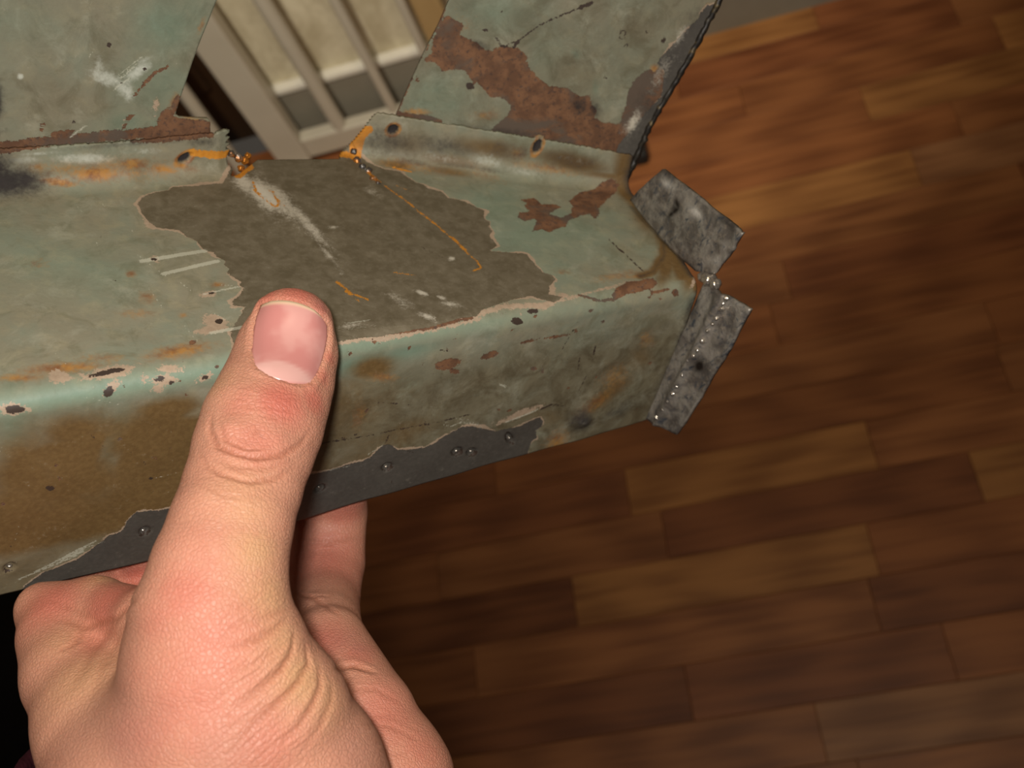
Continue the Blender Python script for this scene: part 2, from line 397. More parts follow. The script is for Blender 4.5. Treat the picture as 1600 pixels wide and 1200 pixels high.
ATTRS = ('green', 'grey', 'brown', 'amber', 'chalk', 'bare', 'primer', 'rust', 'blue', 'shine', 'orange', 'scratch', 'soot_shade', 'pit')
NEG = ('bare', 'primer', 'rust', 'orange', 'scratch', 'pit')
def blank(sh): return {k: np.full(len(sh.a), -9.0 if k in NEG else 0.0) for k in ATTRS}

t = NT('raw_steel')     # cut tabs and edges, scorched
n1 = t.noise(None, 160, 5, 0.6, 0.4); n2 = t.noise(None, 700, 4, 0.6); n3 = t.noise(t.obj((0.5, 2, 1)), 320, 4, 0.6, 0.5)
c = t.mix(t.step(n1, 0.35, 0.65), lin(106, 99, 92), lin(160, 153, 142)); c = t.mix(t.step(n3, 0.52, 0.72), c, lin(70, 76, 84))
c = t.mix(t.m('MULTIPLY', t.step(n2, 0.52, 0.72), 0.4), c, lin(180, 164, 142)); c = t.mix(t.attr('soot_shade'), c, (0.02, 0.014, 0.012, 1))
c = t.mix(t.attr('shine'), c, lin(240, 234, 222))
M_steel = t.done(c, t.m('ADD', 0.22, t.m('MULTIPLY', n2, 0.3)), t.m('MULTIPLY', 0.45, t.m('SUBTRACT', 1.0, t.attr('shine'))), 0.5, t.bump(t.m('ADD', n1, t.m('MULTIPLY', n2, 0.5)), 0.5, 0.0012))
t = NT('weld_metal')
n1 = t.noise(None, 380, 4, 0.6); n2 = t.noise(None, 170, 3)
c = t.mix(t.step(n2, 0.42, 0.58), lin(88, 84, 80), lin(196, 124, 44)); c = t.mix(t.step(n1, 0.55, 0.7), c, lin(200, 192, 180))
M_weld = t.done(c, 0.35, 0.6, 0.5, t.bump(n1, 0.6, 0.0006))
t = NT('bright_steel'); M_bright = t.done(t.mix(t.noise(None, 900), lin(150, 140, 128), lin(210, 202, 190)), 0.25, 0.85)

bracket = empty('metal_bracket', to_world(E0+0.09*L+0.03*D))
tag(bracket, 'rusty green-painted sheet metal bracket with bare ground steel patch held in the hand', 'metal bracket')

# beam: flange | back bend | top | fold | front, one folded sheet
NU = 430
NFL, NBK, NTOP, NFO, NFR = 26, 12, 150, 12, 116
U0 = -30.0
def tback(u): return np.interp(u, [-30, 11, 42, 66, 71, 78, 103, 107, 112, 132, 159, 186], [77.5, 76.5, 75.5, 77.5, 80, 86.3, 83.2, 80, 77, 69.5, 59, 49])
def dfront(u): return np.interp(u, [-30, -6, 28, 67, 84, 136, 178], [58, 58.6, 60, 58.9, 57.3, 54.9, 53])
def hflange(u): return np.interp(u, [-30, 10, 40, 68, 72, 104, 106, 112, 120, 160, 186], [10.5, 10.5, 11, 10.8, 10.8, 13, 13, 14, 13.5, 12, 10.5])
RB, RF = 5.0, 4.5
rows = []
frac = np.linspace(0, 1, NU)
for part, n in (('fl', NFL), ('bk', NBK), ('top', NTOP), ('fo', NFO), ('fr', NFR)):
    for i in range(n):
        k = i/n if part != 'fr' else i/(n-1)
        rows.append((part, k))
UU, TT, DD, SS, EE = [], [], [], [], []
for part, k in rows:
    if part in ('fl', 'bk', 'top'):
        guess = {'fl': 62., 'bk': 58., 'top': 52*(1-k)}[part]
        ue = np.interp(guess, [0, 35, 52, 70], [LEN, LEN+7.5, LEN+7.0, LEN+6.5])
    else:
        ue = LEN+(1.5*math.sin(math.pi*k) if part == 'fr' else 0)
    u = U0+(ue-U0)*frac
    tb = tback(u); hf = hflange(u)
    if part == 'fl':
        h = RB+(hf-RB)*(1-k); tt, dd = tb, -h; s = tb+h-RB*0.43
        tt = tb+0.10*(h-RB)
    elif part == 'bk':
        ph = (1-k)*math.pi/2; tt = tb-RB+RB*math.sin(ph); dd = -RB*(1-math.cos(ph))*np.ones(NU); s = tb-RB+RB*ph
    elif part == 'top':
        tt = RF+(tb-RB-RF)*(1-k); dd = np.zeros(NU)
        tt = tt; s = tt
    elif part == 'fo':
        th = k*math.pi/2; tt = RF-RF*math.sin(th)*np.ones(NU); dd = RF-RF*math.cos(th)*np.ones(NU); s = RF*(1-2*k)*np.ones(NU)
    else:
        dd = RF+(dfront(u)-RF)*k; tt = np.zeros(NU); s = -dd
    UU.append(u); TT.append(tt*np.ones(NU)); DD.append(dd*np.ones(NU)); SS.append(s); EE.append(ue-u)
UU, TT, DD, SS, EE = map(np.array, (UU, TT, DD, SS, EE))
# slight hand-beaten waviness, seam step of the welded-in patch
def wav(a, b, f, ph): return np.sin(a*f+ph)*np.cos(b*f*1.3+ph*2)
wob = 0.25*wav(UU, SS, 0.11, 0.4)+0.12*wav(UU, SS, 0.31, 1.7)
top_mask = np.clip((SS-6)/8, 0, 1)*np.clip((tback(UU)-8-SS)/6, 0, 1); fr_mask = np.clip((-SS-6)/8, 0, 1)
DD = DD+wob*top_mask; TT = TT+wob*fr_mask
sheet = Sheet(beam_pt(UU, TT, DD), UU, SS)
A = blank(sheet)
U, S = sheet.a, sheet.b
# ground bare-steel patch on the top face
PATCH = [(215, 318), (223, 308), (232, 304), (246, 300), (262, 297), (270, 292), (310, 290), (349, 286), (353, 279), (360, 262), (372, 236), (380, 215), (545, 215), (572, 252), (600, 264), (625, 268),
         (650, 285), (662, 288), (668, 294), (690, 299), (700, 309), (718, 312), (738, 320), (757, 329), (757, 343), (766, 347), (764, 355), (770, 361), (764, 366), (772, 378), (778, 384), (765, 392), (790, 394), (822, 396), (832, 409), (848, 425), (864, 431),
         (868, 437), (858, 448), (858, 460), (880, 464), (866, 472), (848, 468), (830, 462), (800, 468), (775, 476), (752, 484), (745, 494), (718, 498), (690, 506), (660, 514), (625, 520), (590, 526), (550, 530), (528, 534), (500, 545),
         (420, 560), (372, 562), (360, 520), (384, 479), (366, 478), (361, 470), (374, 462), (382, 450), (374, 446), (376, 440), (362, 432), (354, 425), (358, 420), (350, 414), (352, 408), (338, 401), (334, 394), (322, 391), (315, 388), (304, 374), (292, 370), (281, 360), (262, 358), (246, 356), (238, 350), (230, 344), (222, 335), (219, 324)]
A['bare'] = hi(A['bare'], sheet.poly(PATCH))
LOW = [(30, 925), (44, 912), (70, 893), (96, 884), (120, 874), (135, 864), (169, 838), (190, 830), (199, 814), (212, 800), (250, 797), (280, 793), (380, 770), (430, 752), (461, 742), (491, 740), (530, 730), (548, 724), (566, 721), (580, 714), (588, 704), (600, 695), (610, 694), (622, 702), (645, 702), (664, 699), (680, 692),
       (690, 684), (705, 676), (720, 667), (740, 666), (754, 669), (775, 674), (795, 669), (812, 666), (826, 658), (844, 652), (848, 660), (846, 667), (836, 672), (840, 684), (830, 690), (825, 706), (822, 730), (575, 800), (240, 900), (60, 950)]
A['bare'] = hi(A['bare'], sheet.poly(LOW)); A['blue'] = np.clip((-S-20)/8, 0, 1)
for b in ((620, 215, 60, 26, 10, 1.0), (590, 240, 30, 20, 0, .9), (310, 224, 50, 12, 0, .8)): A['grey'] = np.maximum(A['grey'], b[5]*sheet.blob(*b[:5]))
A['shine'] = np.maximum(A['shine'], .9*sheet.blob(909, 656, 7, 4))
# light green band along the fold, greyer paint on the front
A['green'] = np.clip(1-np.abs(S+1)/5.5, 0, 1)*np.interp(U, [-30, 60, 120, 150, 178], [.95, 0.8, 0.45, 0.1, 0.0])
for b in ((760, 330, 120, 50, -10, .45), (840, 370, 120, 60, 0, .5), (640, 300, 60, 30, 0, .4), (550, 570, 70, 18, -10, .8), (640, 548, 60, 14, -12, .7), (640, 600, 70, 24, -10, .3), (180, 690, 14, 50, 20, .7), (20, 660, 30, 70, 0, .7), (240, 840, 60, 14, -22, .7), (120, 420, 120, 60, 0, .3), (150, 865, 40, 14, -25, .7)):
    A['green'] = np.maximum(A['green'], b[5]*sheet.blob(*b[:5]))
A['grey'] = np.clip((-S-7)/12, 0, 1)*np.interp(U, [-30, 40, 70, 178], [0.3, 0.6, 1.0, 1.0])
for b in ((640, 225, 70, 36, 10, .5), (760, 232, 80, 20, 10, .7), (900, 255, 80, 18, 12, .75), (700, 250, 70, 14, 8, .7), (40, 740, 75, 80, 0, .95), (110, 680, 70, 40, -10, .75), (250, 690, 110, 60, -15, 1.0), (150, 760, 110, 60, -10, .9), (30, 830, 60, 60, 0, .8), (270, 640, 70, 24, -12, .9), (110, 850, 60, 24, -20, .5), (580, 575, 44, 22, -10, .9), (700, 566, 40, 14, -10, .45), (560, 620, 20, 40, 10, .5), (640, 670, 70, 40, -15, .35), (1000, 560, 30, 30, 0, .5), (950, 615, 60, 16, -35, .6),
          (1040, 410, 16, 50, 10, .8), (1085, 420, 20, 30, 20, .9), (1010, 340, 22, 40, -40, .8), (850, 650, 40, 20, 0, .5), (950, 275, 60, 8, 8, .8), (700, 268, 60, 9, 8, .7), (620, 258, 40, 8, 8, .8)):
    A['brown'] = np.maximum(A['brown'], b[5]*sheet.blob(*b[:5]))
A['brown'] = np.maximum(A['brown'], (0.85*np.clip((-S-9)/6, 0, 1)*np.clip((52+S)/8, 0, 1)*np.clip((62-U)/14, 0, 1)*(1-0.9*sheet.blob(178, 690, 16, 60, 20)-0.9*sheet.blob(14, 690, 22, 70, 10)).clip(0, 1)))
A['brown'] = np.maximum(A['brown'], 0.5*np.clip((-S-6)/6, 0, 1)*np.clip((110-U)/40, 0, 1))
for b in ((160, 264, 170, 28, 0, .55), (640, 262, 120, 12, 8, .4), (150, 272, 50, 14, 0, 1.0), (90, 284, 40, 8, 8, .95), (210, 256, 34, 12, 0, .8), (255, 264, 28, 8, 10, .9), (60, 262, 24, 14, 0, .55), (290, 262, 30, 8, 10, .6), (205, 428, 12, 8, 0, .7), (230, 465, 18, 14, 30, .6), (340, 445, 16, 6, 0, .7), (215, 490, 40, 10, 0, .5), (285, 493, 9, 6, 0, .6), (60, 412, 30, 14, 0, .4), (100, 575, 90, 12, -4, .75), (280, 548, 70, 14, -10, .75), (30, 590, 50, 9, 0, .7), (160, 560, 60, 12, 0, .5), (330, 300, 10, 4, 0, .3),
          (640, 255, 50, 8, 12, .5), (850, 262, 80, 12, 10, .55), (760, 275, 60, 12, 20, .4), (810, 240, 20, 16, 0, .5), (880, 425, 20, 6, 0, .5), (990, 432, 34, 6, -6, .5), (970, 430, 60, 10, -10, .5), (1010, 530, 20, 18, 0, .5), (960, 590, 40, 30, -40, .45), (930, 630, 50, 14, -35, .55), (870, 690, 30, 20, -45, .65), (600, 590, 30, 10, 0, .6), (560, 650, 14, 30, 15, .5)):
    A['amber'] = np.maximum(A['amber'], b[5]*sheet.blob(*b[:5]))
for b in ((760, 250, 40, 14, 10, .55), (820, 270, 50, 12, 12, .4), (690, 245, 50, 14, 10, .4), (130, 248, 60, 12, 0, .7), (40, 250, 40, 10, 0, .5), (230, 236, 40, 8, 0, .45), (60, 240, 50, 5, -4, .5), (900, 250, 60, 8, 10, .3)):
    A['chalk'] = np.maximum(A['chalk'], b[5]*sheet.blob(*b[:5]))
RUST_TOP = zoom([(700, 832), (760, 825), (790, 850), (850, 852), (868, 862), (840, 880), (822, 892), (870, 905), (912, 888), (918, 860), (905, 838), (945, 802), (1010, 790), (1040, 762), (1085, 740), (1115, 770), (1100, 800), (1062, 832), (1030, 868), (1032, 888), (1012, 912), (990, 890), (958, 897), (900, 920), (892, 942), (850, 955), (822, 968), (790, 955), (750, 966), (768, 930), (760, 910), (722, 922), (688, 905), (700, 885), (742, 880), (720, 860), (728, 845)], 550, 0, .375)
A['rust'] = hi(A['rust'], sheet.poly(RUST_TOP))
for x, y, rx, ry, an in ((700, 569, 20, 8, -14), (765, 555, 14, 5, -18), (826, 533, 14, 2.5, -10), (870, 526, 22, 2, -8), (710, 580, 8, 4, 0), (300, 535, 5, 3, 0)):
    A['rust'] = hi(A['rust'], sheet.ell(x, y, rx, ry, an))
A['rust'] = hi(A['rust'], sheet.poly([(965, 448), (980, 440), (1000, 438), (1020, 434), (1028, 442), (1020, 450), (1000, 456), (985, 458), (962, 468), (955, 462)]), sheet.poly([(480, 520), (650, 508), (735, 492), (742, 498), (660, 518), (560, 528)]), sheet.line([(1018, 458), (1045, 452)], 3), sheet.ell(1056, 458, 6, 6), sheet.line([(905, 461), (935, 470), (960, 468)], 3))
A['rust'] = hi(A['rust'], sheet.line([(0, 228), (120, 216), (240, 212), (330, 209)], 8)-0.2)
# pink primer showing in a band along the fold, pits in it
for ln, wd in (([(470, 545), (540, 533), (590, 528), (640, 522), (700, 508), (748, 498)], 5), ([(748, 490), (790, 478), (850, 478), (880, 462)], 7), ([(760, 470), (820, 462), (862, 466)], 6), ([(862, 440), (862, 460)], 5), ([(880, 470), (905, 462), (985, 440)], 2.5), ([(815, 500), (813, 486)], 2)):
    A['primer'] = hi(A['primer'], sheet.line(ln, wd))
for x, y, rx, ry, an in ((172, 581, 46, 9, -10), (92, 590, 17, 10, 0), (265, 575, 16, 6, 0), (260, 594, 20, 8, 0), (320, 590, 14, 6, -20), (175, 606, 16, 10, -40), (22, 640, 22, 8, 0), (245, 608, 7, 5, 0), (225, 592, 6, 6, 0), (238, 345, 14, 12, 30), (242, 405, 8, 4, 20), (336, 502, 20, 10, 10), (330, 515, 26, 8, -10), (326, 459, 14, 5, -10), (810, 648, 34, 5, -22), (1085, 435, 7, 12, 20)):
    A['primer'] = hi(A['primer'], sheet.ell(x, y, rx, ry, an))
for x, y, rx, ry, an in ((160, 583, 24, 4, -12), (182, 578, 14, 3, 0), (250, 592, 9, 4, 0), (268, 598, 6, 4, 0), (170, 612, 10, 8, -50), (24, 640, 16, 6, 0), (320, 590, 6, 4, 0), (240, 405, 5, 2, 10), (330, 458, 6, 1.6, -8), (342, 502, 7, 4, 0), (78, 763, 7, 4, 0), (236, 748, 3, 3, 0), (157, 370, 2, 2, 0), (180, 439, 4, 2, 30), (832, 486, 9, 4, -6), (808, 502, 9, 6, 0)):
    A['pit'] = hi(A['pit'], sheet.ell(x, y, rx, ry, an))
for ln, wd in (([(520, 690), (640, 668), (735, 648)], 1.3), ([(480, 700), (560, 678)], 1.2), ([(950, 372), (1005, 424)], 1.5), ([(845, 640), (862, 632), (880, 634)], 1.6), ([(575, 628), (640, 632)], 0.9), ([(905, 610), (925, 570), (930, 540)], .8), ([(870, 560), (905, 500)], .6), ([(880, 570), (930, 510)], .6), ([(600, 695), (608, 680)], 1.5)):
    A['pit'] = hi(A['pit'], sheet.line(ln, wd))
# brown heat line round the right end
A['brown'] = np.maximum(A['brown'], .95*np.clip(1-(EE.reshape(-1)-2)/6.0, 0, 1)*(S > 3)*(S < 62))
A['soot_shade'] = hi(0.85*np.clip(1-EE.reshape(-1)/3.2, 0, 1)*(S > 3)*(S < 62), .75*np.clip((U-(LEN-3))/4, 0, 1)*(S < -2)*np.clip((S+60)/20, 0.3, 1))
for ln, k in (([(1020, 345), (1036, 375), (1038, 400), (1020, 425), (1000, 432)], .55), ([(1050, 365), (1080, 410), (1090, 450)], .35)):
    A['soot_shade'] = np.maximum(A['soot_shade'], k*np.clip(1+sheet.line(ln, 0)/1.3, 0, 1)); A['brown'] = np.maximum(A['brown'], np.clip(1+sheet.line(ln, 0)/2.6, 0, 1))
for b in ((10, 284, 74, 34, 0, 1.1), (-30, 270, 80, 50, 0, 1.0), (-20, 260, 40, 30, 0, .9), (905, 655, 26, 18, -20, .9), (1078, 480, 8, 26, 20, .8), (610, 222, 70, 26, 10, .62), (590, 215, 30, 24, 0, .6), (690, 228, 70, 22, 10, .62), (800, 236, 60, 20, 10, .5), (900, 252, 70, 20, 12, .55), (740, 262, 90, 6, 8, .5), (200, 224, 110, 7, -3, .5), (320, 222, 40, 10, 0, .6), (270, 220, 40, 7, 0, .45), (650, 255, 60, 8, 12, .45), (330, 225, 30, 16, 0, .4), (300, 285, 60, 8, 8, .25), (940, 262, 40, 10, 10, .4), (1040, 590, 18, 60, 25, .5), (970, 640, 40, 14, -25, .55)):
    A['soot_shade'] = np.maximum(A['soot_shade'], b[5]*sheet.blob(*b[:5]))
# ground weld seams across the patch: bright streak on the left, orange lines on the right
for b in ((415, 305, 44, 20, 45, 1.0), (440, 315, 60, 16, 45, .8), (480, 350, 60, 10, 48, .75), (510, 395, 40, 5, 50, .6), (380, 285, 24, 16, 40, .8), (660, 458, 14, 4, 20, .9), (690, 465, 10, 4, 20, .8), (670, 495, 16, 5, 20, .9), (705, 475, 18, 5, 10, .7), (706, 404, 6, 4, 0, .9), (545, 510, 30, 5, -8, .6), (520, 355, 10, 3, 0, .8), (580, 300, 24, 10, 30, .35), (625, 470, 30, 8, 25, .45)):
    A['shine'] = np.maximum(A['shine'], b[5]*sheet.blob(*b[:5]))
for ln, wd in (([(385, 248), (390, 262), (372, 275)], 8), ([(395, 285), (400, 300), (430, 325), (436, 322), (425, 300)], 2.2), ([(410, 290), (445, 325)], 1.2), ([(495, 236), (530, 240), (556, 244)], 7), ([(556, 244), (560, 215), (572, 205)], 11), ([(575, 270), (592, 285)], 4), ([(615, 262), (640, 268)], 3.5),
               ([(600, 290), (640, 318), (680, 350), (715, 380), (722, 388), (745, 408), (752, 418), (738, 424)], 2.2), ([(615, 300), (660, 335)], 1.0), ([(705, 370), (728, 392)], 3), ([(526, 440), (545, 455)], 2.8), ([(540, 455), (575, 468)], 2.4), ([(610, 425), (650, 430)], .8), ([(300, 238), (340, 243), (372, 240)], 7), ([(545, 460), (566, 474)], 1.2), ([(620, 290), (650, 302)], .7)):
    A['orange'] = hi(A['orange'], sheet.line(ln, wd))
SCR = [([(215, 398), (260, 432)], 1.2), ([(222, 408), (320, 392)], 5), ([(255, 428), (340, 408)], 4.5), ([(120, 320), (128, 332)], 1), ([(160, 318), (166, 326)], 1.2), ([(232, 450), (255, 482)], 1), ([(285, 505), (310, 535)], 1), ([(332, 488), (352, 500)], 1.5), ([(150, 378), (156, 388)], .8), ([(202, 355), (212, 367)], .9), ([(280, 440), (300, 455)], 1.2),
       ([(130, 620), (185, 632)], 1.2), ([(240, 748), (290, 735)], .8), ([(220, 655), (275, 678)], .7), ([(600, 478), (612, 502)], .7), ([(620, 460), (640, 488)], .5), ([(540, 505), (580, 500)], 2), ([(545, 515), (590, 508)], 1.6), ([(345, 445), (384, 449)], 1.5), ([(318, 460), (372, 448)], 2.5), ([(330, 520), (385, 510)], 4), ([(30, 905), (120, 868)], 2), ([(56, 893), (140, 850)], 2.2), ([(90, 880), (150, 845)], 1.5), ([(110, 866), (165, 845)], 1.5),
       ([(100, 872), (128, 862)], 3), ([(700, 668), (720, 660), (745, 664)], 1.6), ([(790, 660), (840, 640)], 2.5), ([(575, 710), (600, 695)], 1.6), ([(490, 740), (545, 728)], 1.6), ([(850, 560), (858, 552)], .6), ([(600, 600), (622, 618)], .5), ([(780, 600), (790, 604)], 2.5)]
for ln, wd in SCR: A['scratch'] = hi(A['scratch'], sheet.line(ln, wd))
for k in range(26):                                   # short sanding marks around the low bare strip
    x = rng.uniform(690, 755); y = 672-12*math.exp(-((x-722)/20)**2); A['scratch'] = hi(A['scratch'], sheet.line([(x, y), (x-2, y-9)], .7))
for k in range(40):
    x, y = rng.uniform(380, 760), rng.uniform(260, 500); A['scratch'] = hi(A['scratch'], sheet.line([(x, y), (x+rng.uniform(2, 10), y+rng.uniform(-1, 4))], .5))
for k in range(70):                                   # stray scratches, dark and light
    x, y = rng.uniform(0, 1050), rng.uniform(290, 880); an = rng.choice([0.5, 0.9, -0.25, 1.9])+rng.normal(0, .2); l = rng.uniform(6, 45)
    A['scratch' if k % 3 else 'pit'] = hi(A['scratch' if k % 3 else 'pit'], sheet.line([(x, y), (x+l*math.cos(an), y+l*math.sin(an))], rng.uniform(.25, .7)))
for k in range(60):                                   # rust freckles along the fold and the front
    x = rng.uniform(0, 1060); y = 630-0.172*x+rng.normal(6, 10) if k % 2 else 640-0.172*x+rng.uniform(0, 200)
    A['rust'] = hi(A['rust'], sheet.ell(x, y, rng.uniform(1, 4.5), rng.uniform(1, 2.5), rng.uniform(-60, 30)))
# spot-weld drill marks are real dimples, holes in the flange deeper ones, inner shade painted in
dim = np.zeros(len(U)); SPOTS = [(15, 887, 10, 6), (226, 830, 9, 6), (500, 763, 9, 5), (605, 730, 9, 6), (714, 706, 9, 6), (737, 707, 8, 6), (797, 686, 6, 10)]
for x, y, rx, ry in SPOTS:
    e = sheet.ell(x, y, rx, ry, -25); dim = np.maximum(dim, 0.9*np.clip((e+0.15)/0.5, 0, 1)); A['pit'] = hi(A['pit'], 0.25-np.abs(e-0.05))
dome = 1.3*sheet.blob(909, 658, 16, 10, -20)
for x, y, rx, ry, an in ((289, 247, 12, 6, -35), (840, 229, 12, 6, -62), (614, 203, 9, 7, -30)):
    e = sheet.ell(x, y, rx, ry, an); dim = np.maximum(dim, 1.6*np.clip((e+0.1)/0.4, 0, 1)); A['soot_shade'] = np.maximum(A['soot_shade'], 1.3*np.clip((e+0.02)/0.3, 0, 1)); A['amber'] = np.maximum(A['amber'], .9*np.clip(1-np.abs(e+0.4)/0.9, 0, 1))
seam = 0.55*sheet.blob(440, 325, 90, 10, 47)+0.35*sheet.blob(600, 300, 90, 8, 42)
P = sheet.P.reshape(*sheet.shape, 3)
nrm = np.cross(np.gradient(P, axis=1), np.gradient(P, axis=0)); nrm /= np.linalg.norm(nrm, axis=2)[..., None]
view = EYE-P; nrm = np.where((nrm*view).sum(2, keepdims=True) < 0, -nrm, nrm)
edge_n = 0.3*(rng.random(sheet.shape)-0.5)*(np.arange(sheet.shape[0])[:, None] < 3)
P = P+nrm*((seam+dome-dim).reshape(sheet.shape)[..., None])*MM
P[:3] += edge_n[:3, :, None]*MM*np.array([0.3, 0.3, 1.0])
# keep: flange only left and right of the welded-in patch; ragged free edge
nr, nc = sheet.shape
uc = UU[:-1, :-1]; rowi = np.arange(nr-1)[:, None]*np.ones((1, nc-1))
cut_l = 68.5+0.6*np.sin(rowi*0.8); cut_r = np.interp(rowi, [0, NFL, NFL+NBK], [110.5, 106, 100.5])
keep = ~((uc > cut_l) & (uc < cut_r) & (rowi < NFL+NBK))
rng2 = np.random.default_rng(2)
faces = grid_faces(nr, nc, keep)
flip = np.cross(P[-1, 1]-P[-1, 0], P[-2, 0]-P[-1, 0]).dot(EYE-P[-1, 0])
if np.cross(P[101, 101]-P[100, 100], P[101, 100]-P[100, 101]).dot(EYE-P[100, 100]) < 0: faces = faces[:, ::-1]
beam = mesh_obj('beam', P.reshape(-1, 3), faces, M_paint, bracket, attrs=A)
solidify(beam, 0.0013)

# ---- upright plates: each stands behind its flange
def plate(name, o, ax, up, left, right, h0, h1, nrow, ncol, attrs_fn, thick=0.0012):
    n = np.cross(ax, up)
    def ab(x, y):
        d = ray(x, y); p = d*(o.dot(n)/d.dot(n))-o
        M = np.stack([ax, up], 1); k = np.linalg.lstsq(M, p, rcond=None)[0]/MM
        return k
    def bound(pts):
        if isinstance(pts, float): return lambda h: pts*np.ones_like(h)
        q = np.array([ab(*p) for p in pts]); q = q[np.argsort(q[:, 1])]
        return lambda h: np.interp(h, q[:, 1], q[:, 0])
    h = np.linspace(h0, h1, nrow); lo, hi_ = bound(left)(h), bound(right)(h)
    k = np.linspace(0, 1, ncol)[None, :]
    a = lo[:, None]*(1-k)+hi_[:, None]*k; b = np.repeat(h[:, None], ncol, 1)
    bow = 0.35*np.sin(a*0.06+0.5)*np.cos(b*0.09)
    nn = n/np.linalg.norm(n)
    P = to_world(o+(a[..., None]*ax+b[..., None]*up+bow[..., None]*nn)*MM)
    sh = Sheet(P, a, b); at_ = attrs_fn(sh)
    f = grid_faces(nrow, ncol)
    if np.cross(P[1, 1]-P[0, 0], P[1, 0]-P[0, 1]).dot(EYE-P[0, 0]) < 0: f = f[:, ::-1]
    ob = mesh_obj(name, P.reshape(-1, 3), f, M_paint, bracket, attrs=at_)
    solidify(ob, thick)
    return ob, ab
V = -D+0.10*T
def left_wear(sh):
    A = blank(sh)
    for b in ((260, 40, 60, 60, 0, .8), (300, 20, 40, 60, 0, .5), (250, 130, 60, 50, 0, .6), (200, 190, 40, 20, 0, .7), (40, 40, 90, 60, 0, .3), (250, 195, 30, 14, 0, .6)): A['green'] = np.maximum(A['green'], b[5]*sh.blob(*b[:5]))
    A['grey'] = 0.35*np.ones(len(sh.a))
    for b in ((80, 140, 90, 40, 20, .6), (130, 60, 60, 40, 0, .5), (60, 170, 60, 30, 0, .5)): A['grey'] = np.maximum(A['grey'], b[5]*sh.blob(*b[:5]))
    for b in ((165, 122, 34, 14, 20, .75), (195, 140, 22, 14, 40, .8), (215, 112, 34, 12, -40, .8), (155, 105, 10, 20, 0, .6), (32, 120, 6, 6, 0, .9), (200, 150, 10, 12, 0, .7), (225, 95, 20, 8, -30, .5)): A['chalk'] = np.maximum(A['chalk'], b[5]*sh.blob(*b[:5]))
    RP = [zoom(p, 0, 0, .25) for p in ([(985, 745), (1008, 692), (1050, 675), (1085, 690), (1085, 725), (1120, 742), (1285, 730), (1340, 760), (1330, 900), (880, 900), (905, 800), (985, 780)], [(305, 840), (372, 815), (485, 805), (450, 845), (330, 850)], [(600, 852), (640, 815), (685, 818), (672, 856)], [(785, 745), (800, 715), (842, 718), (805, 770), (770, 825), (748, 815), (770, 780)], [(250, 820), (260, 770), (285, 775), (262, 830)])]
    for p in RP: A['rust'] = hi(A['rust'], sh.poly(p))
    A['rust'] = hi(A['rust'], sh.line([(0, 230), (120, 217), (240, 207), (330, 207)], 9), sh.line([(338, 10), (320, 70), (305, 110), (292, 140), (275, 180)], 1.0), sh.ell(274, 165, 6, 16, 20))
    for b in ((300, 190, 26, 10, 0, .8), (272, 160, 10, 20, 20, .7), (315, 40, 6, 20, 20, .6), (245, 162, 8, 16, 0, .4), (270, 200, 20, 6, 0, .7)): A['amber'] = np.maximum(A['amber'], b[5]*sh.blob(*b[:5]))
    A['primer'] = hi(sh.ell(243, 165, 5, 14, 15), sh.ell(192, 192, 5, 9, 40)); 
    A['rust'] = hi(A['rust'], sh.line([(212, 148), (228, 128), (244, 112), (262, 104)], 2.2))
    for p in ((170, 70, 4, 4), (190, 130, 2, 2), (115, 191, 3, 3), (226, 108, 3, 3)): A['pit'] = hi(A['pit'], sh.ell(*p))
    for ln, w in (([(185, 118), (222, 88)], 1.2), ([(180, 128), (215, 98)], 1.0), ([(138, 92), (148, 75)], 1), ([(190, 122), (210, 104)], 1.4), ([(110, 214), (135, 196)], 2), ([(178, 140), (205, 120)], 1.6), ([(186, 30), (186, 4)], .6)): A['scratch'] = hi(A['scratch'], sh.line(ln, w))
    for b in ((-8, 160, 16, 34, 0, 1.2), (0, 205, 20, 12, 0, .5)): A['soot_shade'] = np.maximum(A['soot_shade'], b[5]*sh.blob(*b[:5]))
    return A
oL = E0+78.6*T*MM
plate('upright_plate', oL, L, V, -30.0, [(329, 235), (329, 190), (324, 185), (300, 185.5), (281, 184), (274, 178), (278, 165), (286, 140), (300, 97), (313, 62), (327, 28), (338, 0), (352, -40)], 1.0, 66.0, 150, 200, left_wear)
slope = (49-79.0)/(186-108); R_ = L+slope*T
oR = E0+(79.0+2.0+108*(-slope))*T*MM
